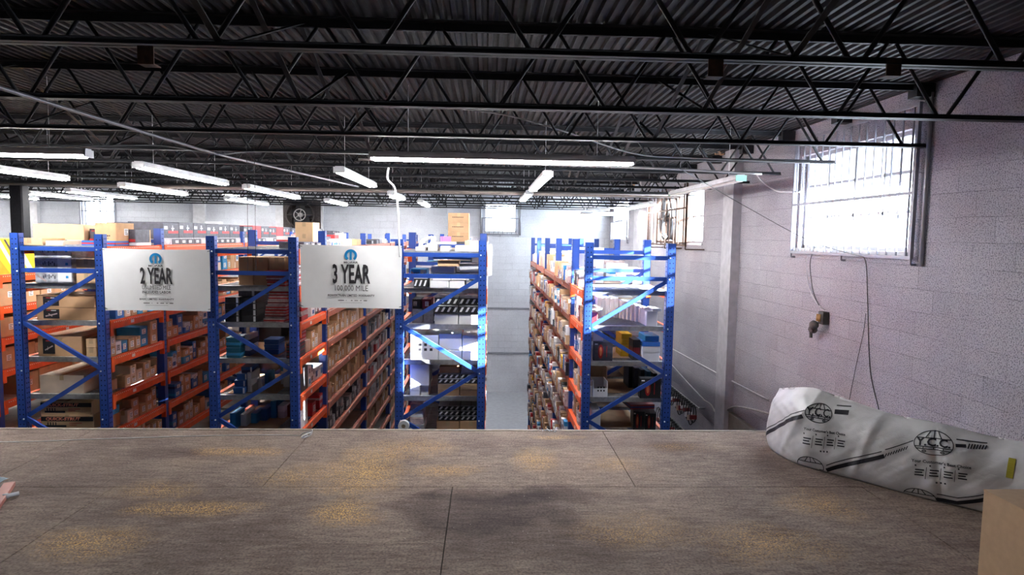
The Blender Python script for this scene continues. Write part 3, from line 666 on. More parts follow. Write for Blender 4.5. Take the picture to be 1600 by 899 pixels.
# --- printed fronts
def art_darklabel(s, child):
    x0, x1, y0, y1, z0, z1 = s['b']; w = x1-x0; h = z1-z0; m1 = MB()
    a = x0+w*.12; b = a+w*.27; m1.box(a, b, y0-.0015, y0, z0+h*.12, z1-h*.12, BOXM['black'])
    m1.box(a+.03, b-.05, y0-.002, y0-.0015, z1-h*.26, z1-h*.2, BOXM['red']); m1.box(a+.075, b-.03, y0-.0021, y0-.0015, z1-h*.26, z1-h*.2, BOXM['white'])
    m1.bar((a+.02, y0-.002, z0+h*.3), (b-.02, y0-.002, z0+h*.52), .0008, .012, BOXM['rose'], up=(0, 0, 1)); m1.bar((a+.05, y0-.002, z0+h*.5), (b-.07, y0-.002, z0+h*.3), .0008, .01, BOXM['rose'])
    child(m1, 'printed_label')
def art_quick(s, child):
    x0, x1, y0, y1, z0, z1 = s['b']; w = x1-x0; h = z1-z0; m1 = MB()
    m1.box(x0, x1, y0-.0012, y0, z1-h*.42, z1-h*.1, BOXM['black']); child(m1, 'black_band')
    m1 = MB(); write(m1, 'QUICK-STRUT', (x0+w*.42, y0-.0014, z1-h*.265), (1, 0, 0), (.18, 0, 1), h*.29, BOXM['yellow'] if 0 else mat('salmon_ink', (.75, .26, .16)), xs=1.25, bold=.002, off=.0006); child(m1, 'lettering')
    m1 = MB(); m1.box(x0+w*.08, x0+w*.48, y0-.0012, y0, z0+h*.16, z0+h*.3, BOXM['black'])
    for q in range(4): m1.box(x0+w*(.12+.05*q), x0+w*(.14+.05*q), y0-.0013, y0, z0+h*.3, z0+h*.5, BOXM['black'])
    for q in range(2): m1.box(x0+w*.54, x0+w*(.78-.1*q), y0-.0012, y0, z0+h*(.42-.14*q), z0+h*(.46-.14*q), BOXM['red'])
    child(m1, 'printed_picture')
def art_silver(s, child):
    x0, x1, y0, y1, z0, z1 = s['b']; w = x1-x0; h = z1-z0; m1 = MB()
    m1.box(x0+w*.62, x1-w*.02, y0-.0012, y0, z0+h*.08, z1-h*.08, BOXM['white'])
    m1.bar((x0+.01, y0-.0015, z0+h*.7), (x0+w*.3, y0-.0015, z0+h*.15), .0008, .018, BOXM['rose'])
    for q in range(7): m1.box(x0+w*(.22+.05*q), x0+w*(.25+.05*q), y0-.0014, y0, z0+h*(.35+.1*(q % 3)), z0+h*(.6+.1*(q % 2)), BOXM['slate'])
    m1.box(x0+w*.83, x0+w*.9, y0-.0016, y0, z0+h*.4, z0+h*.6, BOXM['sky']); child(m1, 'printed_front')
def art_strut(face):
    def f(s, child):
        x0, x1, y0, y1, z0, z1 = s['b']; h = z1-z0; m1 = MB()
        if face == 'R':
            w = y1-y0; X = x1; bx = lambda a, b, c, d, mt, t=.0012: m1.box(X, X+t, y0+w*a, y0+w*b, z0+h*c, z0+h*d, mt)
        else:
            w = x1-x0; bx = lambda a, b, c, d, mt, t=.0012: m1.box(x0+w*a, x0+w*b, y0-t, y0, z0+h*c, z0+h*d, mt)
        bx(.3, .95, .35, .52, BOXM['red']); bx(.05, .28, .6, .8, BOXM['silver']); bx(.55, .62, .5, .85, BOXM['silver'], .0016); bx(.5, .7, .62, .7, BOXM['grey'], .0014); bx(.0, 1, .0, .06, BOXM['grey'])
        child(m1, 'printed_side')
    return f
def art_front_strut(s, child):
    x0, x1, y0, y1, z0, z1 = s['b']; h = z1-z0; w = x1-x0; m1 = MB()
    m1.box(x0, x1, y0-.0012, y0, z0+h*.04, z0+h*.26, BOXM['red']); m1.box(x0+w*.05, x0+w*.2, y0-.0012, y0, z1-h*.2, z1-h*.12, BOXM['red']); child(m1, 'red_stripe')
    m1 = MB(); write(m1, 'COMPLETE STRUT ASSEMBLY', (x0+w*.45, y0, z0+h*.55), (1, 0, 0), (.15, 0, 1), h*.24, BOXM['white'], xs=.62 if w > .5 else .4); child(m1, 'lettering')
def art_whitelab(s, child):
    x0, x1, y0, y1, z0, z1 = s['b']; m1 = MB(); w = x1-x0; h = z1-z0
    m1.box(x1-w*.2, x1-w*.06, y0-.0012, y0, z0+h*.06, z1-h*.06, BOXM['white']); child(m1, 'white_end_label')
def art_redglow(s, child):
    x0, x1, y0, y1, z0, z1 = s['b']; m1 = MB(); w = x1-x0; h = z1-z0
    def ell(cx, cz, rx, rz, mt, t): m1.add([(cx, y0-t, cz)]+[(cx+rx*math.cos(k*PI/8), y0-t, cz+rz*math.sin(k*PI/8)) for k in range(16)], [(0, k+1, (k+1) % 16+1) for k in range(16)], mt)
    ell(x0+w*.36, z0+h*.5, w*.14, h*.38, BOXM['red'], .0012); ell(x0+w*.36, z0+h*.5, w*.07, h*.25, mat('orange_ink', (.85, .25, .1)), .0016)
    m1.box(x0+w*.66, x0+w*.7, y0-.0012, y0, z0+h*.2, z0+h*.78, BOXM['red']); m1.box(x0+w*.05, x0+w*.2, y0-.0012, y0, z1-h*.14, z1-h*.08, BOXM['white']); child(m1, 'printed_front')
def art_diag(s, child):
    x0, x1, y0, y1, z0, z1 = s['b']; m1 = MB(); w = y1-y0; h = z1-z0
    for q, (a, t) in enumerate(((.0, .10), (.18, .05), (.36, .14))): m1.add([(x1+.0012, y0+w*a, z1-h*.02), (x1+.0012, y0+w*(a+t), z1-h*.02), (x1+.0012, y0+w*(a+t+.42), z0+h*.02), (x1+.0012, y0+w*(a+.42), z0+h*.02)], [(0, 3, 2, 1)], BOXM['white' if q != 1 else 'slate'])
    m1.add([(x1+.0012, y0, z0+h*.55), (x1+.0012, y0+w*.3, z0+.005), (x1+.0012, y0, z0+.005)], [(0, 2, 1)], BOXM['yellow']); child(m1, 'printed_stripes')
def art_dots(s, child):
    x0, x1, y0, y1, z0, z1 = s['b']; m1 = MB(); w = x1-x0; h = z1-z0
    for q in range(3):
        for r_ in range(2): m1.box(x0+w*(.3+.2*q), x0+w*(.4+.2*q), y0-.001, y0, z0+h*(.35+.2*r_), z0+h*(.46+.2*r_), M_INK)
    child(m1, 'printed_symbols')
def art_marks(txtrows):
    def f(s, child):
        x0, x1, y0, y1, z0, z1 = s['b']; m1 = MB(); w = x1-x0; h = z1-z0
        for fx0, fx1, fz, fh in txtrows:
            n = 7
            for q in range(n):
                a = fx0+(fx1-fx0)*q/n; m1.box(x0+w*a, x0+w*(a+(fx1-fx0)/n*.72), y0-.001, y0, z0+h*(fz-fh/2*(1 if q % 2 else .8)), z0+h*(fz+fh/2), M_INK)
        child(m1, 'stamped_mark')
    return f

# front-of-rack items:  F(rack, x0px, x1px, level, base px above shelf, height px, depth, setback, colour, label, ...)
def F(px0, px1, lev, base, hpx, dep, back, col, label, **k):
    z0 = LV[lev]+.001+base/156.6; spec(col, P(px0), P(px1), FY+.10+back, FY+.10+back+dep, z0, z0+hpx/156.6-.0015, label, **k)
SH = ['top', 'second', 'third', 'fourth', 'fifth', 'sixth']
# rack A
for q in range(3): F(44, 101, 1, q*20.5, 20, .55, .02, 'silver', ['bottom', 'middle', 'top'][q]+' silver printed box of three stacked at the front of the long-carton rack', art=art_silver, lab=False)
F(107, 138, 1, 0, 16, .25, .02, 'tan', 'light brown carton at the bottom on the second shelf front, long-carton rack, beside the silver boxes')
F(107, 138, 1, 19-2.5, 22, .25, .02, 'tan', 'light brown carton on top of another beside the silver boxes, long-carton rack front', rot=.01)
F(139.5, 148, 1, 0, 26, .2, .05, 'tan', 'narrow light brown carton beside the stacked pair, second shelf front of long-carton rack')
F(44, 134, 2, 0, 19.5, .45, .02, 'brown', 'long brown carton with black printed label, lower of two on the third shelf, long-carton rack', art=art_darklabel, lab=False)
F(44, 134, 2, 20, 19.5, .45, .02, 'brown', 'long brown carton with black printed label, upper of two on the third shelf, long-carton rack', art=art_darklabel, lab=False)
F(40.5+3, 112, 3, 0, 32, .85, .02, 'brown', 'deep brown carton with black label on the fourth shelf, long-carton rack front', art=art_darklabel, lab=False)
F(118, 134, 3, 0, 14, .2, .02, 'tan', 'light brown carton at the bottom of the pair by the bright blue boxes, fourth shelf', )
F(118, 134, 3, 14.5, 14, .2, .02, 'tan', 'light brown carton at the top of the pair by the bright blue boxes, fourth shelf')
F(44, 113, 4, 0, 29, .85, .02, 'pale', 'plain pale brown wide carton on the fifth shelf, long-carton rack front', lab=False)
F(136, 146, 4, 0, 17, .2, .03, 'tan', 'small light brown carton in the corner of the fifth shelf, long-carton rack front')
F(44, 125, 5, 0, 23, .55, .02, 'tan', 'lower QUICK-STRUT carton with black band at the foot of the long-carton rack', art=art_quick, lab=False)
F(44, 123, 5, 23.5, 22, .55, .02, 'tan', 'upper QUICK-STRUT carton with black band near the foot of the long-carton rack', art=art_quick, lab=False)
F(139, 150, 5, 0, 20, .2, .02, 'brown', 'small brown carton below the bright blue box, sixth shelf of the long-carton rack')
F(137, 150, 5, 20.5, 13, .2, .01, 'sky', 'small bright blue box on a brown carton, sixth shelf front of the long-carton rack')
for q in range(4):
    F(44+q*0, 108-q*9, 2, 40+0, 0.1, .01, .9, 'dull', 'x') if 0 else None
# top of rack A
F(8, 90, 0, 8, 26, .5, .35, 'tan', 'large flat light brown carton lying on top of the long-carton rack, behind the front post', lab=False)
F(22, 62, 0, 0, 11, .35, -.02, 'tan', 'low light brown carton on the top shelf front of the long-carton rack, open flaps', lab=False)
F(64, 92, 0, 0, 7.5, .3, .0, 'pale', 'flat pale carton on the top shelf front of the long-carton rack')
F(92, 166, 0, 5, 22, .3, .42, 'slate', 'dark strut assembly box with red stripe on top of the long-carton rack', art=art_front_strut, lab=False)
F(90, 168, 0, 0, 4.8, .3, .42, 'white', 'thin white carton beneath the dark strut assembly box on the top shelf', lab=False)
# rack B
F(353, 377, 1, 0, 45, .4, .1, 'brown', 'tall brown carton against the post side, second shelf of rack between banners', lab=False)
F(377.5, 400, 1, 0, 45, .4, .1, 'brown', 'tall brown carton in the middle of three, second shelf of rack between banners', lab=False)
F(400.5, 425, 1, 0, 45, .4, .12, 'tan', 'tall lighter carton with printed drawing, behind red boxes on second shelf', art=art_marks([(.2, .6, .3, .06), (.3, .75, .45, .04)]), lab=False)
for q in range(3): F(404-q, 433-q, 1, q*8.5, 8, .26, -.02, ['red', 'dred', 'red'][q], ['bottom', 'middle', 'top'][q]+' dark red flat box before the tall cartons, second shelf, rack between banners', style='band', lid='rose')
for q in range(5): F(435, 448, 1, q*9, 8.5, .3, .05, ['rose', 'red', 'rose', 'dred', 'rose'][q], ORD[q]+' pinkish flat box from below, by the post, second shelf, rack between banners', style='band', lid='white')
for q in range(4):
    F(337, 359, 2, q*10, 9.6, .35, .0, 'black', 'black box with white end label, %s from the bottom in the outer stack, third shelf' % ORD[q], art=art_whitelab, lab=False)
    F(360, 385, 2, q*10, 9.6, .35, .02, 'black', 'black box with white end label, %s from the bottom in the inner stack, third shelf' % ORD[q], art=art_whitelab, lab=False)
F(355, 382, 2, 40.5, 10, .3, .05, 'slate', 'dark grey box with white end on top of the black boxes, rack between banners', art=art_whitelab, lab=False)
for q in range(7): F(398+q*1.2, 432+q*.6, 2, q*7.1, 6.8, .28, random.uniform(-.02, .03), ['rose', 'rose', 'red', 'rose', 'rose', 'rose', 'red'][q], 'red printed flat box, %s from the bottom of the tall stack, third shelf' % ORD[q], style='band', lid=['red', 'dred', 'rose', 'red', 'dred', 'red', 'rose'][q], rot=random.uniform(-.06, .06), lab=False)
for q in range(5): F(441, 452, 2, q*8, 7.5, .25, .1, ['red', 'rose', 'red', 'rose', 'dred'][q], 'pinkish red box, %s from the bottom beside the blue post, third shelf' % ORD[q], lab=False)
for q in range(4): F(337, 360, 3, q*8.3, 8, .28, .0, 'teal', 'teal box with pale edges, %s from the bottom of the pile, fourth shelf, rack between banners' % ORD[q], style='lid', lid='teal' if q % 2 else 'sky', lab=False)
for q in range(4): F(361, 369, 3, q*9, 8.6, .25, .1, 'white' if q % 2 else 'navy', 'small %s box, %s from the bottom behind the teal pile, fourth shelf' % ('white' if q % 2 else 'navy', ORD[q]))
for q in range(3): F(386, 410, 3, 4+q*8.5-4, 8.2, .22, .2, 'blue', '%s blue box with red mark of three stacked on the fourth shelf, rack between banners' % ['bottom', 'middle', 'top'][q], style='lid', lid='blue', art=art_redmark if 0 else None)
for q in range(3): F(433, 452, 3, q*8, 7.6, .25, -.02, 'black', '%s dark box with red and white print at the post side, fourth shelf' % ['bottom', 'middle', 'top'][q], style='band', lid='dred')
for q in range(3): F(440, 452, 3, 24.5+q*6, 5.6, .25, .02, 'red', 'flat red box, %s from the bottom above the dark printed boxes' % ORD[q], style='band', lid='rose')
for q, (a, b) in enumerate(((343, 362), (343, 361), (345, 362), (351, 369))):
    F(a, b, 4, q*10.3, 10, .24, .04+.03*q, 'blue' if q != 3 else 'navy', 'dark blue and white box, %s from the bottom of the leaning pile, fifth shelf' % ORD[q], style='lid', lid='blue', art=art_whitelab, rot=.1, lab=False)
for q in range(3): F(364, 371, 4, q*11, 10.5, .25, .1, 'white', 'small white box, %s from the bottom beside the leaning blue pile, fifth shelf' % ORD[q])
F(372, 380, 4, 0, 17, .2, .25, 'white', 'white carton behind the blue pile on the fifth shelf, rack between banners'); F(381, 388, 4, 0, 25, .2, .3, 'sky', 'bright blue upright box behind the white cartons on the fifth shelf')
F(437, 452, 4, 0, 39, .3, .02, 'black', 'tall black box against the post on the fifth shelf, rack between banners', lab=False)
F(437.5, 452, 5, 0, 22, .3, .0, 'white', 'plain white carton at the foot of the rack between banners, lower of two', lab=False); F(437.5, 452, 5, 22.5, 24, .3, .0, 'white', 'plain white carton at the foot of the rack between banners, upper of two', lab=False)
for q, (a, c) in enumerate(((338, 'sky'), (349, 'white'), (360, 'sky'), (371, 'blue'), (382, 'sky'))): F(a, a+10, 5, 0, [26, 20, 17, 20, 30][q], .25, .05+.1*q, c, '%s upright box, %s along the bottom row of rack between banners' % (COLNAME[c], ORD[q]))
F(394, 406, 5, 6-6, 11, .2, .45, 'white', 'small white box at the back of the bottom shelf, lower of two'); F(394, 406, 5, 11.5, 10, .2, .45, 'white', 'small white box at the back of the bottom shelf, upper of two')
F(408, 418, 5, 0, 20, .2, .5, 'dred', 'dark red box beside the small white pair at the back of the bottom shelf')
# rack C
F(628, 654, 1, 16, 14, .3, .05, 'sky', 'light blue printed box on top, second shelf front of white-box rack', art=art_silver, lab=False)
F(634, 656, 1, 0, 15.5, .3, .03, 'black', 'black and white swirled box under the light blue one, white-box rack', style='stripe', lid='white', lab=False)
for q, (a, b, z, h, c) in enumerate(((660, 690, 0, 12, 'white'), (691, 716, 0, 12, 'white'), (717, 746, 0, 13, 'white'), (663, 692, 12.5, 11, 'white'), (693, 722, 13, 11, 'white'), (723, 746, 14, 11, 'white'), (662, 700, 24.5, 10, 'white'), (672, 706, 35, 9, 'tan'), (707, 746, 26, 13, 'white'))):
    F(a, b, 1, z, h, .35, .02+.015*(q % 3), c, '%s carton, %s placed counting up the pile on the second shelf of the white-box rack' % (COLNAME[c], ORD[q]), lab=False, rot=random.uniform(-.03, .03))
for q in range(3):
    F(640+q*20-4, 655+q*20-4, 0, 0, [6, 10, 8][q], .3, .05, 'white', 'low white box, %s along the top shelf front of the white-box rack' % ORD[q])
F(700, 746, 0, 0, 9, .4, .0, 'white', 'long flat white box on the top shelf of the white-box rack beside the post', lab=False)
F(660, 699, 0, 10.5, 4, .3, .1, 'white', 'thin white carton lying over low boxes on top of the white-box rack', lab=False)
for q in range(2):
    for r_ in range(2): F(668+q*39, 706+q*39, 2, 18+r_*13, 12, .35, -.01+.02*r_, 'black', 'black box with slanted white print, %s row %s column, third shelf of white-box rack' % (['lower', 'upper'][r_], ['inner', 'outer'][q]), style='stripe', lid='white', lab=False)
for q in range(3): F(632+q*16-1, 646+q*16-1, 2, 24 if q < 2 else 0, 15, .3, .06, ['black', 'dred', 'slate'][q], ['black', 'dark red', 'dark grey'][q]+' box with white label high in the third shelf, white-box rack', faces='F')
for q in range(2): F(631+q*18, 648+q*18, 2, 0, 23, .3, .05, 'slate', 'plain dark grey carton, %s along the base of the third shelf, white-box rack' % ORD[q], lab=False)
F(668, 706, 2, 0, 17, .3, .0, 'white', 'white carton under the striped boxes, inner one, white-box rack', lab=False); F(707, 745, 2, 0, 17, .3, .0, 'white', 'white carton under the striped boxes, outer one beside the post', lab=False)
F(629, 674, 3, 0, 40, .4, .0, 'white', 'large white carton sunlit on the fourth shelf of the white-box rack', art=art_dots, lab=False)
F(675, 712, 3, 0, 15, .4, .0, 'white', 'white carton at the bottom beside the large sunlit carton, fourth shelf', lab=False); F(713, 745, 3, 0, 15, .4, .0, 'white', 'white carton at the bottom beside the post, fourth shelf of white-box rack', lab=False)
F(675, 712, 3, 15.5, 26, .4, .02, 'white', 'big white carton on top beside the large sunlit carton, fourth shelf', lab=False); F(713, 745, 3, 15.5, 24, .4, .02, 'white', 'big white carton on top beside the post, fourth shelf of white-box rack', lab=False)
F(629, 660, 4, 17, 34, .35, .0, 'white', 'tall white carton standing on white flat boxes, fifth shelf of white-box rack', lab=False)
F(629, 645, 4, 0, 8, .3, .0, 'white', 'white flat box with grey lettering, lower one under the tall white carton', art=art_dots, lab=False); F(629, 645, 4, 8.4, 8, .3, .0, 'white', 'white flat box with grey lettering, upper one under the tall white carton', art=art_dots, lab=False)
F(646, 659, 4, 0, 16.5, .25, .02, 'white', 'short white box filling the gap under the tall white carton'); 
for q in range(2):
    F(674+q*36, 709+q*36, 4, 0, 10, .35, .0, 'brown', '%s brown flat carton at the bottom of the fifth shelf, white-box rack' % ['inner', 'outer'][q], lab=False)
    F(674+q*36, 709+q*36, 4, 10.3, 9, .35, .0, 'tan', '%s light brown flat carton second from the bottom, fifth shelf, white-box rack' % ['inner', 'outer'][q], lab=False)
    for r_ in range(2): F(674+q*36, 709+q*36, 4, 19.8+r_*8.2, 7.9, .35, .02, 'black', '%s %s black box with slanted white print, fifth shelf, white-box rack' % (['lower', 'upper'][r_], ['inner', 'outer'][q]), style='stripe', lid='white', lab=False)
    F(676+q*36, 708+q*36, 4, 36.5, 10, .3, .04, 'brown' if q == 0 else 'white', '%s carton above the striped boxes, fifth shelf, white-box rack' % ['brown', 'white'][q], lab=False)
    F(672+q*38, 709+q*37, 5, 0, 17, .35, .0, 'brown', '%s brown carton on the sixth shelf at the foot of the white-box rack' % ['inner', 'outer'][q], lab=False)
    for r_ in range(3): F(675+q*36, 710+q*36, 5, 17.5+r_*8.3, 8, .35, .01, 'black', '%s %s black box with white spots, sixth shelf, white-box rack' % (['lower', 'middle', 'upper'][r_], ['inner', 'outer'][q]), style='stripe', lid='white', lab=False)
for q in range(4): F(629, 652-q, 5, q*11, 10.5, .3, .01*q, 'white' if q % 2 == 0 else 'rose', '%s box, %s from the bottom beside the white tape roll, sixth shelf' % ('white' if q % 2 == 0 else 'pinkish grey', ORD[q]), lab=False)
# rack D
F(912+14, 1036, 1, 0, 2.5, .42, .0, 'white', 'wide white board lying across the second shelf, front of rack by block wall', lab=False)
F(927, 1030, 1, 2.6, 2.5, .36, .03, 'white', 'thin white board stacked on a wider one, front of rack by block wall', lab=False)
for q in range(8): F(988+q*4.6, 992.3+q*4.6, 2, 0, 32-q*.8, .30, .62-q*.07, 'white', 'narrow white upright box, %s in the slanting row on the third shelf, rack by block wall' % ORD[q], lab=False)
for q in range(5): F(952+q*7, 958.5+q*7, 2, 0, 36, .25, .78-q*.03, 'white', 'white upright box behind, %s in the back row of the third shelf, rack by block wall' % ORD[q], lab=False)
F(927, 945, 2, 0, 26, .3, .2, 'white', 'white carton beside the post on the third shelf, rack by block wall', lab=False)
F(1012, 1030, 2, 0, 24, .3, .0, 'white', 'white carton at the front beside the wall-side post, third shelf', lab=False)
F(1022, 1036, 2, 24.5, 4, .25, .0, 'white', 'thin white carton lying on top by the wall-side post, third shelf', lab=False)
F(927, 958, 3, 0, 31, .25, .0, 'slate', 'dark box with glowing red oval print, fourth shelf of rack by block wall', art=art_redglow, lab=False)
F(927, 943, 3, 31.5, 14, .3, .05, 'white', 'white folded carton on top of the red oval box, rack by block wall', lab=False)
for q in range(4): F(980, 998, 3, q*9.8, 9.5, .3, .25, 'yellow', 'yellow box, %s from the bottom of the yellow pile, rack by block wall' % ORD[q], lab=False)
F(993, 1005, 3, 0, 34, .3, .05, 'black', 'upright black box with red edge next to the yellow pile', style='band', lid='dred', lab=False)
F(1006.5, 1036, 3, 0, 24, .35, .0, 'white', 'white box with blue lid in the corner of the fourth shelf, rack by block wall', style='lid', lid='white', lab=False)
F(1006.5, 1036, 3, 24.5, 7, .35, .0, 'blue', 'flat dark blue box on the white box, fourth shelf, rack by block wall', lab=False)
F(1012, 1035, 3, 32, 9, .3, .03, 'sky', 'bright blue box on top of the blue flat one, rack by block wall', lab=False)
F(921+6, 951, 4, 0, 26, .22, -.01, 'white', 'open white tray box with dark symbols at the front of the fifth shelf', style='open', art=art_dots, lab=False)
F(927, 957, 4, 0, 42, .25, .23, 'pale', 'open pale brown carton behind the white tray, fifth shelf of rack by block wall', style='open', lab=False)
for q in range(5): F(1000+q*7, 1006.5+q*7, 4, 0, 38, .28, .40-q*.09, ['black', 'slate', 'black', 'teal', 'black'][q], 'black upright box, %s in the slanting row on the fifth shelf, rack by block wall' % ORD[q], lab=False)
F(1003, 1037, 4, 0, 33, .1, -.06, 'black', 'black box printed with red and orange lights, front corner of the fifth shelf', art=art_redglow, lab=False)
F(926, 941, 5, 0, 36, .3, .0, 'white', 'white upright box on the lowest visible shelf, rack by block wall', lab=False)
for q in range(2): F(1000+q*20, 1019+q*19, 5, 0, 32-q*3, .3, .05, 'black', '%s black box with red print leaning on the lowest visible shelf, rack by block wall' % ['inner', 'outer'][q], art=art_redglow, rot=-.12, lab=False)
F(992, 1034, 5, 33, 8, .3, .12, 'dred', 'dark red and blue flat box lying over the leaning black boxes', style='band', lid='navy', lab=False, rot=.1)

# --- random rows along the aisle faces
FRONT = [q['b'] for q in SPECS]
def clash(b): return any(b[0] < f[1] and b[1] > f[0] and b[2] < f[3] and b[3] > f[2] and b[4] < f[5] and b[5] > f[4] for f in FRONT)
PAL = {
 'A': [('brown', 34), ('tan', 20), ('dull', 8), ('blue', 14), ('sky', 7), ('white', 8), ('pale', 8)],
 'A0': [('slate', 70), ('red', 6), ('white', 8), ('grey', 16)],
 'Bred': [('red', 40), ('rose', 25), ('dred', 15), ('black', 10), ('white', 10)],
 'Bw': [('white', 45), ('black', 30), ('slate', 10), ('red', 8)],
 'Bt': [('tan', 40), ('brown', 40), ('black', 12), ('pale', 20)],
 'Bg': [('grey', 40), ('rose', 32), ('slate', 12), ('pale', 14), ('white', 10)],
 'Bb': [('brown', 35), ('dull', 40), ('tan', 25)],
 'Bd': [('rose', 35), ('slate', 30), ('dull', 20), ('grey', 20)],
 'D': [('white', 15), ('rose', 20), ('red', 7), ('dred', 12), ('tan', 8), ('pale', 12), ('slate', 9), ('blue', 3), ('yellow', 2), ('brown', 10), ('dull', 14), ('grey', 10), ('black', 8)],
 'D1': [('white', 45), ('rose', 16), ('tan', 14), ('pale', 14), ('red', 5), ('blue', 3)],
 'W': [('white', 60), ('pale', 12), ('rose', 8), ('tan', 12), ('sky', 5)],
 'R': [('brown', 60), ('dull', 30), ('tan', 10)]}
def pick(p):
    t = random.uniform(0, sum(w for _, w in PAL[p]))
    for c, w in PAL[p]:
        t -= w
        if t <= 0: return c
    return PAL[p][0][0]
BAYN = ['front', 'second', 'third', 'fourth', 'fifth']
def row(k, side, bay, lev, pal, wr=(.1, .2), hr=(.08, .15), dep=(.22, .32), fill=.93, maxh=.30, start=0, over=.0, tail=''):
    x0, x1 = RX[k]; ya, yb = BAYS[k][bay]+.10+start, BAYS[k][bay+1]-.03; y = ya; ci = 0
    while y < yb-wr[0]:
        w = min(random.uniform(*wr), yb-y)
        if random.random() < fill:
            c = pick(pal); h = random.uniform(*hr); z = LV[lev]+.001; top = LV[lev]+(min(maxh, .277) if lev else maxh)*random.uniform(.8, 1); h = min(h, .27); d = random.uniform(*dep); si = 0
            ins = random.uniform(.0, .03)+.01; items = []
            while z+h < top or si == 0:
                items.append((c, z, h)); z += h+.001; si += 1
                if random.random() < .25: c = pick(pal)
                if random.random() < .3: h = min(.27, random.uniform(*hr))
                if si > 5: break
            for q, (c, z, h) in enumerate(items):
                xa, xb = (x1-ins-d, x1-ins+over) if side == 'R' else (x0+ins-over, x0+ins+d)
                if clash((xa, xb, y+.002, y+w-.004, z, z+h)):
                    if side == 'R': xa = xb-.10
                    else: xb = xa+.10
                    if clash((xa, xb, y+.002, y+w-.004, z, z+h)): break
                pos = 'single' if len(items) == 1 else ('bottom' if q == 0 else 'top' if q == len(items)-1 else ORD[q]+' up')
                lab = '%s %s, %s of %s stack, %s shelf, %s bay, %s' % (COLNAME[c], 'box', pos, ORD[min(ci, 29)], LVN[lev], BAYN[bay], RN[k]) if len(items) > 1 else '%s box standing as %s stack, %s shelf, %s bay, %s' % (COLNAME[c], ORD[min(ci, 29)], LVN[lev], BAYN[bay], RN[k])
                if (side == 'R') == (k == 'D'): lab = lab.replace(' box', ' box inside', 1)
                near = BAYS[k][bay] < 9.3
                st = 'carton'; lid = None
                if KIND[c] in ('blue_box', 'red_box', 'white_box', 'grey_box') and random.random() < .5: st = random.choice(['lid', 'band']); lid = {'blue_box': random.choice(['blue', 'sky', 'white', 'navy']), 'red_box': random.choice(['dred', 'rose', 'white']), 'white_box': random.choice(['white', 'grey', 'sky', 'rose']), 'grey_box': random.choice(['grey', 'white', 'slate'])}[KIND[c]]
                art = art_strut('R') if pal == 'A0' and c == 'slate' and h > .1 else None
                spec(c, xa, xb, y+.002, y+w-.004, z, z+h, lab, faces=side if (near or (random.random() < .35 and bay < 3)) and not art else '', lid=lid, style=st, rot=random.uniform(-.03, .03) if len(items) == 1 and w < .18 else 0, art=art)
            ci += 1
        y += w
# A aisle face
for lev in range(1, 7):
    row('A', 'R', 0, lev, 'A', (.10, .17), (.09, .14))
    row('A', 'R', 1, lev, 'A', (.10, .19), (.08, .14))
for bay in (1, 2, 3):
    ya, yb = BAYS['A'][bay]+.12, BAYS['A'][bay+1]-.03; n_ = 6; w = (yb-ya)/n_
    for q in range(n_):
        c = 'slate' if not (bay == 2 and q in (1, 4)) else 'red'
        spec(c, -4.45+.03*(q % 2), -3.80, ya+q*w, ya+(q+1)*w-.006, LV[0]+.067, LV[0]+.067+(.205 if q % 3 else .19), '%s strut box with red stripe, %s along the top shelf, %s bay, long-carton rack' % (COLNAME[c], ORD[q], BAYN[bay]), art=art_strut('R') if c == 'slate' else None, lab=False)
        for r_ in range(2): spec('slate' if (q+r_) % 3 else 'grey', -4.3, -3.79, ya+(q+r_*.5)*w, ya+(q+r_*.5+.5)*w-.004, LV[0]+.001, LV[0]+.066, 'low dark box, %s beneath the strut boxes, %s bay, long-carton rack' % (ORD[q*2+r_], BAYN[bay]), faces='R')
row('A', 'R', 4, 0, 'A0', (.26, .42), (.10, .13), (.5, .6), 1, .27)
# B aisle face
for lev, p in ((1, 'Bred'), (2, 'Bred'), (3, 'Bt'), (4, 'Bw'), (5, 'Bred')): row('B', 'R', 0, lev, p, (.12, .2), (.07, .15))
for lev, p in ((1, 'Bg'), (2, 'W'), (3, 'Bt'), (4, 'Bb'), (5, 'Bb'), (6, 'Bd')): row('B', 'R', 1, lev, p, (.10, .17), (.12, .27) if lev < 3 else (.10, .16), maxh=.32)
for bay in (2, 3):
    for lev in range(1, 9 if bay == 2 else 10):
        row('B', 'R', bay, lev, 'Bg' if lev < 5 else random.choice(['Bd', 'Bb', 'Bred'] if lev < 7 else ['Bd', 'Bd', 'Bb']), (.14, .24), (.12, .26), maxh=.32)
for bay in (0, 1, 2): row('B', 'R', bay, 0, 'W' if bay == 1 else 'A0', (.18, .3), (.05, .09), fill=.6, maxh=.12)
# inner faces seen through the front frames
for lev in (2, 3, 4): row('B', 'L', 1, lev, 'Bw', (.15, .25), (.1, .2))
for lev in (1, 2, 3, 4): row('C', 'L', 1, lev, 'W', (.3, .45), (.1, .2), (.6, .75)); row('D', 'R', 1, lev, 'W', (.25, .35), (.1, .2))
for lev in (2, 3, 4): row('A', 'L', 1, lev, 'R', (.3, .5), (.15, .28), (.5, .55))
# C: white boxes on its aisle face and top
for bay in (0, 1, 2, 3):
    for lev in range(0, 7 if bay < 3 else 8):
        row('C', 'R', bay, lev, 'W' if bay or lev == 0 else 'W', (.14, .24), (.08, .15), (.16, .22), .85, .30 if lev else .12, over=.035)
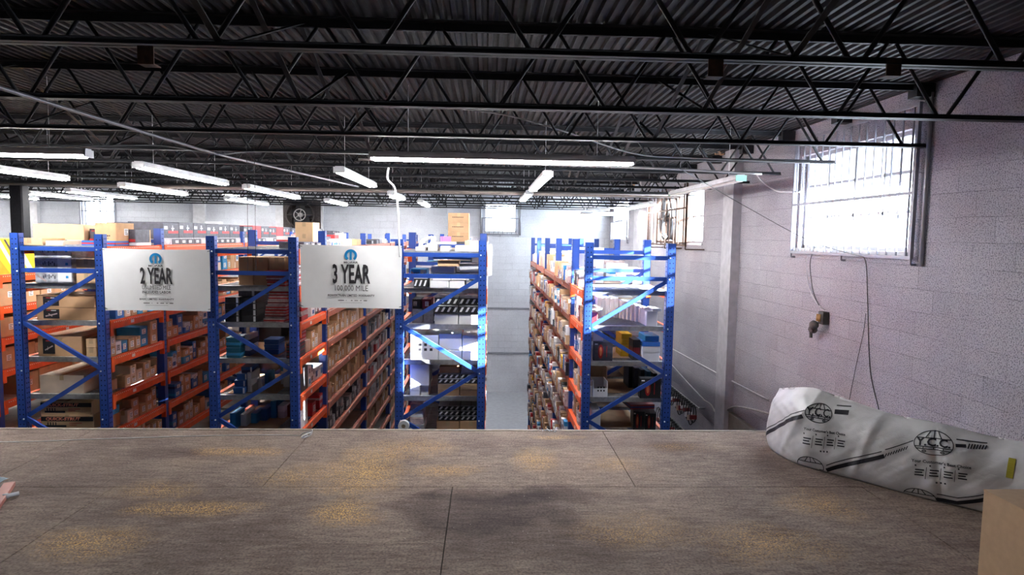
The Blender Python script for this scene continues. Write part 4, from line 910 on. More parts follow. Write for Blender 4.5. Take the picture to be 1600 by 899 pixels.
# D aisle face, crowded and mixed
for bay in range(5):
    for lev in range(1, min(11, 6+bay*2)):
        if bay == 0: row('D', 'L', bay, lev, 'D', (.09, .16), (.08, .18), (.1, .16), .9, .3)
        elif not (lev == 1 and bay > 1): row('D', 'L', bay, lev, 'D' if lev > 2 else 'D1', (.07, .16), (.07, .2), (.16, .3), .96, .31, over=.055)
for bay in (2, 3, 4): row('D', 'L', bay, 1, 'W', (.2, .35), (.15, .3), (.4, .6), .8, .5, tail='x')
# outermost rack
row('R', 'R', 0, 1, 'R', (.3, .45), (.22, .30), (.5, .6)); 
for lev in (2, 3, 4, 5): row('R', 'R', 0, lev, 'R', (.25, .4), (.2, .29), (.5, .6)); row('R', 'R', 1, lev, 'R', (.25, .4), (.2, .29), (.5, .6))
spec('bright', -6.3, -5.70, 7.68, 8.35, LV[1]+.001, LV[1]+.42, 'bright yellow and white striped carton on the upper shelf of the outermost rack', art=art_diag, lab=False)
# special tops
spec('brown', -4.02, -3.80, 6.75, 7.08, LV[0]+.05, LV[0]+.235, 'square brown carton with dark stamped words above the 2 YEAR banner', art=art_marks([(.15, .72, .28, .08), (.3, .66, .14, .03)]), faces='R')
spec('blue', -4.14, -3.80, 6.72, 7.2, LV[0]+.001, LV[0]+.049, 'flat blue and red box under the stamped brown carton above the banner', style='band', lid='red', lab=False)
spec('tan', -4.05, -3.80, 7.24, 7.42, LV[0]+.001, LV[0]+.17, 'upright light brown carton behind the stamped carton above the banner', faces='R')
for q in range(3): spec('dull', -.52, -.24, 8.6, 8.9, LV[0]+.08+q*.128, LV[0]+.08+q*.128+.126, '%s brown carton of the tall pile on top of the white-box rack' % ['bottom', 'middle', 'top'][q], art=art_marks([(.2, .75, .55, .08)]), lab=False)
spec('slate', -.70, -.2, 8.55, 9.0, LV[0]+.001, LV[0]+.079, 'dark box carrying the tall carton pile on top of the white-box rack', lab=False)
spec('tan', -2.27, -2.06, 7.7, 8.0, LV[0]+.001, LV[0]+.15, 'light brown carton on the top shelf by the 3 YEAR banner, lower of a pair', lab=False)
spec('tan', -2.27, -2.06, 7.7, 8.0, LV[0]+.151, LV[0]+.29, 'light brown carton on the top shelf by the 3 YEAR banner, upper of a pair', lab=False)
for q in range(6): spec(['white', 'rose', 'white', 'slate', 'red', 'white'][q], -2.62+q*.08-.05*(q > 3), -2.36+q*.04, 8.1+q*.32, 8.36+q*.32, LV[0]+.001, LV[0]+.12+.025*(q % 3), 'printed box on top of rack between banners, %s back from the tan pair' % ORD[q], style='band', lid=['red', 'white', 'red', 'red', 'white', 'grey'][q], lab=False)
for q in range(3): spec('white', 1.06+q*.02, 1.40, 7.6+q*.5, 8.0+q*.5, LV[1]+.001, LV[1]+.42-q*.05, 'tall white wrapped carton, %s back along the sunlit top of rack by block wall' % ORD[q], lab=False)

# boxes that no view near the camera can see are left out
def keep_seen(L):
    from mathutils.bvhtree import BVHTree
    vs, fs, own = [], [], []
    def bx(b, k):
        x0, x1, y0, y1, z0, z1 = b; n = len(vs); vs.extend(Vector((x, y, z)) for x in (x0, x1) for y in (y0, y1) for z in (z0, z1))
        for f in ((0, 1, 3, 2), (4, 6, 7, 5), (0, 4, 5, 1), (2, 3, 7, 6), (0, 2, 6, 4), (1, 5, 7, 3)): fs.append(tuple(n+i for i in f)); own.append(k)
    for k, s in enumerate(L): bx(s['b'], k)
    bx((XL, XR, YB, 5.47, MEZ-.24, MEZ), -1)
    t = BVHTree.FromPolygons(vs, fs); out = []
    for k, s in enumerate(L):
        x0, x1, y0, y1, z0, z1 = s['b']; ok = False
        for e0 in (Vector((0, 0, EYE)), Vector((.5, 0, EYE)), Vector((-.5, 0, EYE)), Vector((0, 0, EYE+.3))):
            for a in (.03, .3, .7, .97):
                for c in (.05, .5, .95):
                    for q in (Vector((x0+(x1-x0)*a, y0, z0+(z1-z0)*c)), Vector((x1 if e0.x > x1 else x0, y0+(y1-y0)*a, z0+(z1-z0)*c)), Vector((x0+(x1-x0)*a, y0+(y1-y0)*c, z1))):
                        d = q-e0; h = t.ray_cast(e0, d.normalized(), d.length*1.01)
                        if h[2] is not None and own[h[2]] == k and (h[0]-q).length < .02: ok = True; break
                    if ok: break
                if ok: break
            if ok: break
        if ok: out.append(s)
    return out
SPECS = keep_seen(SPECS)
# biggest 300 of each kind stand alone, the rest of a kind is one mass of small distant boxes
def seen_size(s):
    x0, x1, y0, y1, z0, z1 = s['b']; return (z1-z0)*((y1-y0)*abs((x0+x1)/2)/y0+(x1-x0)*.5)/y0/y0
byk = {}
for s in SPECS: byk.setdefault(KIND[s['col']], []).append(s)
for k_, L in byk.items():
    L.sort(key=seen_size, reverse=True)
    for s in L[:300]: make_box(s)
    if len(L) > 300:
        mb = MB()
        for s in L[300:]: body_mesh(s, mb, None)
        o = mb.build(k_, None, loc=(0, 0, 0)); tag(o, 'mass of small distant %s boxes deep along the rack shelves' % k_.split('_')[0], 'box', kind='stuff')
print('BOXES', {k_: len(L) for k_, L in byk.items()})

# red cylinders behind the tray on rack D
for q in range(3):
    x = P(933+q*10); r = .028; root = empty('red_canister', (x, FY+.66, LV[4]+.002), 'red %s canister of three behind the open carton, rack by block wall' % ['first', 'second', 'third'][q], 'canister', 'red canisters')
    m1 = MB(); m1.tube([(x, FY+.66, LV[4]+.002), (x, FY+.66, LV[4]+.27)], r, BOXM['red'], 14); part(m1, 'can_body', root)
    m1 = MB(); m1.tube([(x, FY+.66, LV[4]+.27), (x, FY+.66, LV[4]+.29)], r*.7, BOXM['white'], 12); part(m1, 'cap', root)
# rolled hose on rack C top
root = empty('strapping_coil', (-.62, 6.8, LV[0]+.0), 'coil of white strapping lying on top of the white-box rack beside purple packet', 'coil')
m1 = MB(); pts = [(-.63+(.085-.0006*t)*math.cos(t*.45), 6.8+.05*math.sin(t*.45), LV[0]+.085+.05*math.sin(t*.45+.6)+.012*math.sin(t*1.7)) for t in range(60)]; m1.tube(pts, .011, BOXM['white'], 6); part(m1, 'coil_loops', root)
m1 = MB(); m1.box(-.66, -.60, 6.77, 6.83, LV[0]+.0, LV[0]+.03, BOXM['black']); part(m1, 'band', root)
spec_l = dict(col='lilac', b=(-.50, -.40, 6.95, 7.1, LV[0]+.095, LV[0]+.15), label='small purple packet on top of the white-box rack beside the strapping coil', faces='', lid=None, style='carton', rot=.2, strap=False, art=None, lab=False, group=None); make_box(spec_l)
# tape roll at the rack foot
root = empty('tape_roll', (P(624), FY-.08, LV[5]-.02), 'round white roll standing against the foot of the white-box rack post', 'tape roll')
c = Vector((P(623), 6.36, e-1.915)); m1 = MB(); n = 28
for (ra, rb) in ((.055, .022),):
    vs = [c+Vector((r*math.cos(2*PI*k/n), d, r*math.sin(2*PI*k/n))) for r, d in ((ra, -.025), (ra, .025), (rb, .025), (rb, -.025)) for k in range(n)]
    m1.add(vs, [(i*n+k, i*n+(k+1) % n, ((i+1) % 4)*n+(k+1) % n, ((i+1) % 4)*n+k) for i in range(4) for k in range(n)], BOXM['white'], False)
part(m1, 'tape_ring', root)
m1 = MB(); m1.tube([c+Vector((0, -.022, 0)), c+Vector((0, .09, 0))], .0215, BOXM['pale'], 16); part(m1, 'core', root)

# ------------------------------------------------------------------ banners
def banner(x0, x1, z0, z1, label, big, line1, line2, line3):
    y = FY-.02; root = empty('banner', ((x0+x1)/2, y, z0), label, 'banner', 'hung warranty banners')
    m1 = MB(); nx_, nz_ = 30, 18; vs = []
    def S(u, v, o=0):
        sag = .006*math.sin(PI*u)*(1 if v > .5 else -1)*abs(2*v-1); return Vector((x0+(x1-x0)*u+(.008*(1-v) if u < .5 else -.004*(1-v))*abs(2*u-1), y+.006*math.sin(7*u+2*v)*math.sin(PI*v)-.008*math.sin(PI*u)-o, z0+(z1-z0)*v-sag))
    for side in (0, .0015):
        for j in range(nz_+1):
            for i in range(nx_+1): vs.append(S(i/nx_, j/nz_, side))
    q = (nx_+1)*(nz_+1); fs = []
    for j in range(nz_):
        for i in range(nx_): a = j*(nx_+1)+i; fs.append((a, a+nx_+1, a+nx_+2, a+1)); fs.append((q+a, q+a+1, q+a+nx_+2, q+a+nx_+1))
    m1.add(vs, fs, M_BANNER, True); sheet = part(m1, 'vinyl_sheet', root)
    W_, H_ = x1-x0, z1-z0
    def put(mb, vs2, fs, cx, cz, mt): mb.add([S(cx+a/W_, cz+b/H_, .008) for a, b in vs2], fs, mt)
    # emblem
    m1 = MB(); R = .062*H_/.64; a0 = -50; n = 30; vv = []
    for k in range(n+1):
        an = math.radians(-52+(284)*k/n); vv += [(R*math.cos(an), R*math.sin(an)), (R*.60*math.cos(an), R*.60*math.sin(an))]
    put(m1, vv, [(2*k, 2*k+2, 2*k+3, 2*k+1) for k in range(n)], .5, .845, M_LOGO)
    put(m1, [(-R*.17, -R*.74), (R*.17, -R*.74), (R*.17, R*.9), (-R*.17, R*.9)], [(0, 1, 2, 3)], .5, .845, M_LOGO)
    part(m1, 'emblem', root)
    def line(txt, cz, size, xs, bold=0, mt=M_INK, cx=.5, name='lettering'):
        m1 = MB(); vs2, fs2 = glyphs(txt, size, xs, bold); put(m1, vs2, fs2, cx, cz, mt); part(m1, name, root)
    line('MOPAR', .732, .026, 1.6, .0006)
    line(*big); line(*line1); line(*line2)
    if line3: line(*line3)
    m1 = MB()
    for q, (a, b) in enumerate(((-.13, -.07), (-.05, -.045), (-.0, .015), (.035, .07), (.09, .105), (.125, .16))): put(m1, [(a, -.003), (b, -.003), (b, .004), (a, .004)], [(0, 1, 2, 3)], .5, .12 if line3 else .12, M_INK)
    for z_, w_ in ((.085, .11), (.225, .14)): put(m1, [(-w_, -.0008), (w_, -.0008), (w_, .0008), (-w_, .0008)], [(0, 1, 2, 3)], .5, z_, M_INK)
    part(m1, 'small_emblems', root)
    for u, v, dx in ((0.02, .97, -1), (.98, .97, 1), (.02, .03, -1), (.98, .03, 1)):
        m1 = MB(); p0 = S(u, v, .004); m1.tube([p0, p0+Vector((dx*.03, .0, .008)), p0+Vector((dx*.045, .012, .012))], .0028, M_BLACK, 6); part(m1, 'cable_tie', root)
BG = .21
banner(P(160)-0+.01, P(323)-.0, atY(240, 486, FY-.02).z, atY(240, 389, FY-.02).z, 'white vinyl banner reading 2 YEAR hung between blue rack posts', ('2 YEAR', .555, BG*1.06, .44, .006), ('UNLIMITED MILE', .375, .058, .66, 0), ('INCLUDES LABOR', .30, .035, 1.0, .0007), ('BASIC LIMITED WARRANTY', .185, .026, 1.05, .0005))
banner(P(461)+.0, P(618)+.0, atY(540, 482, FY-.02).z, atY(540, 383, FY-.02).z, 'white vinyl banner reading 3 YEAR 100,000 MILE hung between blue rack posts', ('3 YEAR', .53, BG*1.26, .445, .0065), ('100,000 MILE', .315, .082, .76, -.0004), ('POWERTRAIN LIMITED WARRANTY', .20, .029, 1.0, .0007), None)

# ------------------------------------------------------------------ wrapped bag on the mezzanine
BP = [(2.41, 5.10, .47), (2.42, 4.72, .56), (2.60, 4.48, .52), (2.81, 4.24, .475), (2.98, 4.04, .475), (3.20, 3.84, .445), (3.40, 3.60, .45), (3.52, 3.36, .42)]
BS = [0]
for a, b in zip(BP, BP[1:]): BS.append(BS[-1]+math.hypot(b[0]-a[0], b[1]-a[1]))
BL = BS[-1]
def bag_c(s):
    s = max(0, min(BL-1e-6, s)); i = 0
    while s > BS[i+1]: i += 1
    k = (s-BS[i])/(BS[i+1]-BS[i]); p = [BP[max(0, i-1)], BP[i], BP[i+1], BP[min(len(BP)-1, i+2)]]
    cr = lambda a, b, c, d: .5*(2*b+(c-a)*k+(2*a-5*b+4*c-d)*k*k+(3*b-3*c+d-a)*k**3)
    return tuple(cr(*[q[j] for q in p]) for j in range(3))
def bag_s(s, t, side=-1, off=0):
    x, y, h = bag_c(s); a = bag_c(s-.02); b = bag_c(s+.02); dx, dy = b[0]-a[0], b[1]-a[1]; L = math.hypot(dx, dy)
    nx, ny = -dy/L, dx/L
    if nx < 0: nx, ny = -nx, -ny
    e_ = min(1, s/.16+.12, (BL-s)/.1+.15)
    bt = (.13*max(0, 1-abs(2*t-.8)**3*.62))*(1 if t < .8 else math.sqrt(max(0, 1-((t-.8)/.2)**2))*.9+.1)*max(.05, e_)**.5
    w = .008*math.sin(13*s+3*t)+.0025*math.sin(31*s-9*t+1)+.0018*math.sin(17*t+7*s)+.012*math.exp(-((s-.8-.12*t)/.03)**2)-.012*math.exp(-((s-1.35+.1*t)/.025)**2)+.010*math.exp(-((s-.3-.2*t)/.02)**2)
    w += .004*math.sin(57*s+31*t+3*math.sin(9*t))*math.exp(-((s-.35)/.25)**2)+.0008*math.sin(83*s-47*t)
    w *= min(1, 4*t*(1.05-t)+.15); bt += w+off; lean = .10*t*min(1, .1+s/.5)
    return Vector((x+nx*(side*bt+lean), y+ny*(side*bt+lean), MEZ+.003+h*t))
def bag_material():
    M = mat('woven_poly', (.64, .635, .655), .36, var=.13, scale=7, spec=.5); nt = M.node_tree; b = nt.nodes['Principled BSDF']
    g = N(nt, 'ShaderNodeNewGeometry'); n1 = N(nt, 'ShaderNodeTexNoise'); n1.inputs['Scale'].default_value = 14; n1.inputs['Detail'].default_value = 6; n1.inputs['Distortion'].default_value = 1.5
    nt.links.new(g.outputs['Position'], n1.inputs['Vector']); bp = N(nt, 'ShaderNodeBump'); bp.inputs['Strength'].default_value = .3; bp.inputs['Distance'].default_value = .008
    nt.links.new(n1.outputs[0], bp.inputs['Height']); nt.links.new(bp.outputs[0], b.inputs['Normal']); return M
M_BAG = bag_material()
root = empty('poly_bag', (2.9, 4.2, MEZ), 'long white woven poly bag with black globe print lying by the block wall', 'bag')
m1 = MB(); ns, nt_ = 150, 40; vs = []
for i in range(ns+1):
    s = BL*i/ns
    for j in range(nt_+1): vs.append(bag_s(s, j/nt_, -1))
    for j in range(nt_-1, 0, -1): vs.append(bag_s(s, j/nt_, 1))
n = 2*nt_; fs = [(i*n+k, i*n+(k+1) % n, (i+1)*n+(k+1) % n, (i+1)*n+k) for i in range(ns) for k in range(n)]
fs += [tuple(range(n-1, -1, -1)), tuple(ns*n+k for k in range(n))]
m1.add(vs, fs, M_BAG, True); part(m1, 'sack', root)
M_PRINT = mat('bag_ink', (.012, .012, .02), .5, var=0)
def ribbon(mb, pts, w, mt=M_PRINT, off=.0028):
    """pts: (s, t) along the bag, w: width in metres"""
    dense = []
    for a, b in zip(pts, pts[1:]):
        L = math.hypot(b[0]-a[0], (b[1]-a[1])*.47); k = max(1, int(L/.012)); dense += [(a[0]+(b[0]-a[0])*q/k, a[1]+(b[1]-a[1])*q/k) for q in range(k)]
    dense.append(pts[-1]); vs = []
    for i, p in enumerate(dense):
        a = dense[max(0, i-1)]; b = dense[min(len(dense)-1, i+1)]; dx, dy = b[0]-a[0], (b[1]-a[1])*.47; L = math.hypot(dx, dy) or 1; nx, ny = -dy/L*w/2, dx/L*w/2
        for sg in (-1, 1): vs.append(bag_s(p[0]+sg*nx, min(.99, max(0.005, p[1]+sg*ny/.47)), -1, off))
    mb.add(vs, [(2*i, 2*i+1, 2*i+3, 2*i+2) for i in range(len(dense)-1)], mt)
def text_on_bag(mb, txt, s, t, size, xs, slope, bold=0):
    vs, fs = glyphs(txt, size, xs, bold); ca, sa = math.cos(slope), math.sin(slope)
    mb.add([bag_s(s+(a*ca-b*sa), min(.99, max(.01, t+(a*sa+b*ca)/.47)), -1, .003) for a, b in vs], fs, M_PRINT)
def globe(mb, s, t, rs, rt, sl, tmin=-1, tmax=2):
    def arc(f, n=40):
        run = []
        for k in range(n+1):
            a, b = f(k/n); a *= rs; b *= rt; p = (s+a*math.cos(sl)-b*math.sin(sl), t+(a*math.sin(sl)+b*math.cos(sl))/.47)
            if tmin <= p[1] <= tmax: run.append(p)
            else:
                if len(run) > 1: ribbon(mb, run, .005)
                run = []
        if len(run) > 1: ribbon(mb, run, .005)
    arc(lambda k: (math.cos(2*PI*k), math.sin(2*PI*k)))
    arc(lambda k: (-.88+1.76*k, .42), 14); arc(lambda k: (-.96+1.92*k, -.32), 16); arc(lambda k: (-.86+1.72*k, -.52), 14)
    for q in (-.42, 0, .42): arc(lambda k: (q*(1-.5*k), .42+.56*k*math.sqrt(max(0, 1-q*q))), 8)
    for q in (-.5, 0, .5): arc(lambda k: (q, -.32-.2*k), 4)
    for q in (-.45, .45): arc(lambda k: (q+.1*math.cos(2*PI*k), -.7+.07*math.sin(2*PI*k)), 10)
def stripe(mb, pts):
    ribbon(mb, pts, .026); up = [(a, b+.075) for a, b in pts]; ribbon(mb, up, .006); 
m1 = MB(); globe(m1, .535, .745, .085, .054, .12); part(m1, 'printed_globe', root)
m1 = MB(); text_on_bag(m1, 'Y.C.C.', .535, .755, .062, .95, .12, .0015); part(m1, 'printed_letters', root)
m1 = MB(); globe(m1, 1.265, .757, .11, .068, .13); part(m1, 'printed_globe', root)
m1 = MB(); text_on_bag(m1, 'Y.C.C.', 1.265, .765, .062, 1.15, .13, .002); part(m1, 'printed_letters', root)
m1 = MB(); globe(m1, .525, .04, .085, .056, .1, tmin=.012); part(m1, 'printed_globe', root)
m1 = MB(); globe(m1, 1.22, -.0, .09, .056, .1, tmin=.012); part(m1, 'printed_globe', root)
m1 = MB(); stripe(m1, [(.03, .10), (.2, .33), (.36, .56), (.445, .66)]); part(m1, 'printed_stripe', root)
m1 = MB(); stripe(m1, [(.63, .82), (.72, .86)]); part(m1, 'printed_stripe', root)
m1 = MB(); stripe(m1, [(.63, .03), (.86, .30), (.98, .44)]); part(m1, 'printed_stripe', root)
m1 = MB(); ribbon(m1, [(.98, .44), (1.0, .463)], .026)
for q in range(9): a = 1.005+q*.014; ribbon(m1, [(a, .455+.019*q), (a+.007, .505+.019*q)], .006)
ribbon(m1, [(1.0, .55), (1.15, .74)], .006); part(m1, 'printed_stripe', root)
m1 = MB(); ribbon(m1, [(1.385, .80), (1.44, .825)], .018)
for q in range(7): a = 1.45+q*.014; ribbon(m1, [(a, .80+.006*q), (a+.006, .86+.004*q)], .007)
ribbon(m1, [(1.385, .87), (1.54, .91)], .006); part(m1, 'printed_stripe', root)
m1 = MB(); stripe(m1, [(1.31, .03), (1.42, .05), (1.54, .17), (1.62, .26)]); part(m1, 'printed_stripe', root)
for s, t, sl, sz in ((.60, .545, .13, .036), (1.32, .53, .14, .042)):
    m1 = MB(); text_on_bag(m1, "Your Customer's Best Choice", s, t, sz*.62, 1, sl, .0006); part(m1, 'printed_slogan', root)
    m1 = MB()
    for q in range(4):
        cs = s-.11+q*.075; ct = t-.155+q*.03
        for r_ in range(3): ribbon(m1, [(cs-.022, ct-.035*r_), (cs+.026-.008*(r_ % 2), ct+.014-.035*r_)], .008)
        ribbon(m1, [(cs-.026, ct+.055), (cs-.018, ct+.058)], .01)
        if q < 3: ribbon(m1, [(cs+.036, ct+.06), (cs+.036, ct-.10)], .003)
    for q in range(3): ribbon(m1, [(s-.02+q*.022, t-.27+.008*q), (s-.01+q*.022, t-.265+.008*q)], .01)
    part(m1, 'printed_icons', root)
m1 = MB(); ribbon(m1, [(1.675, .80), (1.675, .55)], .035, mat('yellow_tag', (.38, .34, .04), .5)); part(m1, 'yellow_tag', root)

# cardboard box at the bottom corner of the mezzanine
root = empty('cardboard_box', (2.95, 2.45, MEZ), 'large plain brown cardboard box standing on the plywood in front of the poly bag', 'box')
M_KRAFT = mat('kraft_board', (.40, .27, .165), .8, var=.06, scale=30)
x0, x1, y0, y1, z0, z1 = 2.41, 3.2, 1.75, 2.915, MEZ+.002, MEZ+.5
m1 = MB(); m1.prism(x0, x1, y0, y1, z0, z1-.006, .008, M_KRAFT); part(m1, 'carton_body', root)
for a, b in ((x0+.002, (x0+x1)/2-.003), ((x0+x1)/2+.003, x1-.002)): m1 = MB(); m1.box(a, b, y0+.002, y1-.002, z1-.006, z1, M_KRAFT); part(m1, 'flap', root)
m1 = MB(); m1.box((x0+x1)/2-.03, (x0+x1)/2+.03, y0-.001, y1+.001, z1, z1+.001, M_TAPE); m1.box((x0+x1)/2-.03, (x0+x1)/2+.03, y1, y1+.001, z1-.08, z1, M_TAPE); part(m1, 'packing_tape', root)

# scrap at the opposite edge of the mezzanine
p = atZ(3, 776, MEZ); root = empty('wood_scrap', (p.x, p.y, MEZ), 'short red-brown stick of wood lying on the plywood at the picture edge', 'wood scrap')
m1 = MB(); m1.bar(atZ(-14, 800, MEZ+.015), atZ(15, 757, MEZ+.015), .06, .028, mat('red_wood', (.30, .11, .085), .6)); part(m1, 'stick', root)
p = atZ(17, 774, MEZ+.018); root = empty('metal_fitting', (p.x, p.y, MEZ), 'small grey metal pipe fitting lying beside the red-brown stick', 'fitting')
m1 = MB(); q = Vector((.028, .03, 0)); m1.tube([p-q, p-q*.3, p-q*.3, p+q], [.017, .017, .012, .012], M_CONDUIT, 14); part(m1, 'pipe_end', root)
m1 = MB(); m1.tube([p-q*1.3, p-q*1.02], .010, M_BLACK, 12); part(m1, 'black_plug', root)
p = atZ(1, 752, MEZ); root = empty('rag', (p.x, p.y, MEZ), 'crumpled blue-grey rag on the plywood beyond the red-brown stick', 'rag')
m1 = MB(); n = 12; vs = [(p.x-.04+.09*(i/n-.5)*1.4, p.y+.09*(j/n-.5), MEZ+.003+.03*max(0, math.cos((i/n-.5)*3)*math.cos((j/n-.5)*3))*(1+.4*math.sin(i*1.7+j))) for i in range(n+1) for j in range(n+1)]
m1.add(vs, [(i*(n+1)+j, (i+1)*(n+1)+j, (i+1)*(n+1)+j+1, i*(n+1)+j+1) for i in range(n) for j in range(n)], mat('rag_blue', (.2, .25, .29), .9), True); part(m1, 'cloth', root)

# rope along the mezzanine edge
def wire(name, pts, r, mt, label, cat, n=8, k=8, pname='strand'):
    S_ = spline(pts, k); root = empty(name, tuple(S_[0]), label, cat); m1 = MB(); m1.tube(S_, r, mt, n); part(m1, pname, root); return root
g_ = lambda x, y, h=.006: tuple(atZ(x, y, MEZ+h))
root = wire('rope', [g_(-60, 692), g_(0, 691), g_(60, 690), g_(130, 687), g_(220, 684), g_(330, 681), g_(430, 680), g_(470, 681)], .0032, M_CABLE, 'thin white rope lying along the plywood edge of the mezzanine', 'rope')
m1 = MB(); kn = [g_(470, 681), g_(474, 677, .03), g_(486, 674, .05), g_(488, 672, .06), g_(486, 679, .03), g_(476, 684, .012), g_(471, 684, .012), g_(478, 679, .03), g_(487, 676, .02), g_(482, 682, .01), g_(473, 683, .012), g_(480, 680, .03)]
m1.tube(spline(kn, 5), .0045, M_CABLE, 6); part(m1, 'knot', root)
root = empty('hardware_scraps', g_(858, 673, 0), 'little pile of pale metal hardware on the mezzanine edge before the mixed rack', 'hardware')
m1 = MB()
for q in range(9):
    a = Vector(g_(848+q*2.6+random.uniform(-2, 2), 674+random.uniform(-1.2, 1), .008)); d = Vector((random.uniform(-.03, .03), random.uniform(-.01, .01), random.uniform(0, .03))); m1.tube([a, a+d*.5, a+d], .004, M_BOLT, 6)
part(m1, 'bolts', root); 

# ------------------------------------------------------------------ wires, conduits, pipes
wire('conduit', [atY(-40, 125, 3.4), atY(0, 137, 3.5), atY(170, 190, 4.6), atY(340, 241, 6.2), atY(430, 262, 7.4), atY(560, 292, 9.5)], .012, mat('conduit_dark', (.13, .13, .15), .4, .5), 'grey conduit sloping through the joists above the long-carton rack', 'conduit', pname='pipe')
wire('junction_cable', [atY(0, 225, 6.0), atY(130, 228, 6.0), atY(250, 228, 6.1), atY(340, 241, 6.2), atY(420, 237, 6.3), atY(700, 245, 6.3)], .005, M_CABLE, 'loose white cable tied to the sloping conduit below the joists', 'cable')
wire('electric_cable', [atY(700, 168, 5.2), atY(790, 180, 5.3), atY(880, 205, 5.5), atY(990, 240, 5.8), atY(1080, 247, 5.9), atY(1265, 255, 5.9)], .006, M_CABLE, 'bright white cable drooping beneath the joists beside the long crosswise light', 'cable')
wire('white_pipe', [atY(560, 249, 6.55), atY(800, 256, 6.55), atY(1000, 262, 6.6), atY(1190, 272, 6.66)], .012, mat('pipe_pale', (.30, .29, .29), .4, .3), 'pale thin pipe hanging behind the long crosswise light', 'pipe', pname='pipe')
wire('wall_cable', [atX(1180, 270, XR-.25), atX(1195, 287, XR-.2), atX(1215, 299, XR-.12), atX(1234, 300, XR-.06), atX(1250, 300, XR-.03)], .010, BOXM['white'], 'thick white cable looping to the big window frame', 'cable')
wire('flexible_conduit', [atY(607, 262, 6.35), atY(606, 280, 6.35), atY(617, 295, 6.37), atY(622, 330, 6.4), atY(623, 365, 6.4), atY(625, 402, 6.4)], .010, M_CABLE, 'white flexible conduit dropping from the roof to the white-box rack post', 'conduit', pname='hose')
for q, (x, ye) in enumerate(((387, 424), (399, 424))):
    wire('hanging_string', [atY(x, 340, 6.3)+Vector((0, 0, ZC-.001-atY(x, 340, 6.3).z)), atY(x, 340, 6.3), atY(x+(1 if q else 0), ye, 6.3)], .0026, M_BLACK, 'thin black string hanging before the rack between banners, %s' % ['carton side', 'banner side'][q], 'string', n=5)
wire('guy_wire', [atY(1060, 262, 6.0), atX(1160, 320, XR-.4), atX(1262, 375, XR-.12), atX(1350, 402, XR-.10)], .004, M_BLACK, 'black wire stretched from the roof down to the window grille', 'wire')
wire('hanging_wire', [atX(1350, 402, XR-.03), atX(1354, 420, XR-.02), atX(1356, 480, XR-.02), atX(1360, 580, XR-.02), atX(1374, 645, XR-.02), atX(1374, 680, XR-.02)], .005, M_BLACK, 'black wire hanging down the block wall behind the bag', 'wire')
wire('hanging_wire', [atX(1353, 490, XR-.015), atX(1349, 520, XR-.015), atX(1338, 570, XR-.015), atX(1326, 630, XR-.015)], .003, M_BLACK, 'thinner black wire slanting down the block wall beside the thick one', 'wire')
for q, (a, b) in enumerate(((1267, 1262), (1273, 1268))):
    wire('looped_wire', [atX(a, 385, XR-.06), atX(b-2, 410, XR-.03), atX(b, 440, XR-.02), atX(b+6-q*2, 460, XR-.02), atX(1280, 478, XR-.02), atX(1289, 484, XR-.03)], .0045, M_CABLE if q == 0 else M_BLACK, '%s wire looping from window grille to the old wall box' % ['pale', 'dark'][q], 'wire')
# old electrical box with hanging rag
p = atX(1286, 497, XR-.04); root = empty('junction_box', (p.x, p.y, p.z-.1), 'broken old wall box with brass terminals and dark cloth hanging from it', 'wall box')
m1 = MB(); m1.box(XR-.07, XR-.002, p.y-.055, p.y+.05, p.z-.07, p.z+.07, mat('box_dark', (.07, .07, .065), .6, .3, var=.4)); part(m1, 'metal_box', root)
m1 = MB()
for q in range(3): m1.tube([(XR-.09, p.y-.02+q*.03, p.z-.04), (XR-.085, p.y-.02+q*.03, p.z+.04)], .009, mat('brass', (.5, .3, .12), .4, .7), 8)
part(m1, 'terminals', root)
m1 = MB(); pts = [(XR-.10, p.y+.03, p.z-.05), (XR-.12, p.y+.06, p.z-.11), (XR-.10, p.y+.10, p.z-.16), (XR-.07, p.y+.15, p.z-.15)]; m1.tube(spline(pts, 6), [.03+.022*math.sin(i*.45) for i in range(19)], mat('dirty_cloth', (.10, .095, .085), .9, var=.4), 9)
pts = [(XR-.09, p.y+.16, p.z-.14), (XR-.08, p.y+.17, p.z-.19), (XR-.08, p.y+.165, p.z-.25)]; m1.tube(spline(pts, 5), [.018]*11, mat('dirty_cloth', (.10, .095, .085)), 8); part(m1, 'hanging_cloth', root)
# conduits on the block wall
m_ = mat('wall_conduit', (.40, .39, .41), .5, .2)
for q, (yy, zt, r) in enumerate(((9.95, e+.62, .02), (10.06, e+1.2, .010))):
    root = empty('wall_conduit', (XR-.03, yy, 1.5), '%s painted conduit running up the block wall beside the pilaster' % ['thick', 'thin'][q], 'conduit'); m1 = MB(); m1.tube([(XR-.026, yy, .02), (XR-.026, yy, zt)], r, m_, 10); part(m1, 'pipe', root)
    m1 = MB(); m1.box(XR-.05, XR-.001, yy-.04, yy+.04, e-.66, e-.63, m_); part(m1, 'clamp', root)
root = empty('wall_conduit', (XR-.03, 5.42, e), 'painted conduit beside the big window on its camera side', 'conduit'); m1 = MB(); m1.tube([(XR-.022, 5.40, e-.2), (XR-.022, 5.40, e+1.28)], .018, M_FRAME, 10); part(m1, 'pipe', root)
for q, (a, b, lab) in enumerate((((1040, 540), (1200, 625), 'upper'), ((1045, 565), (1100, 625), 'lower'))):
    wire('slanting_pipe', [atX(*a, XR-.03), atX((a[0]+b[0])/2, (a[1]+b[1])/2+1, XR-.03), atX(*b, XR-.03)], .012, m_, '%s slanting painted pipe low on the block wall above the hanging belts' % lab, 'pipe', pname='pipe')
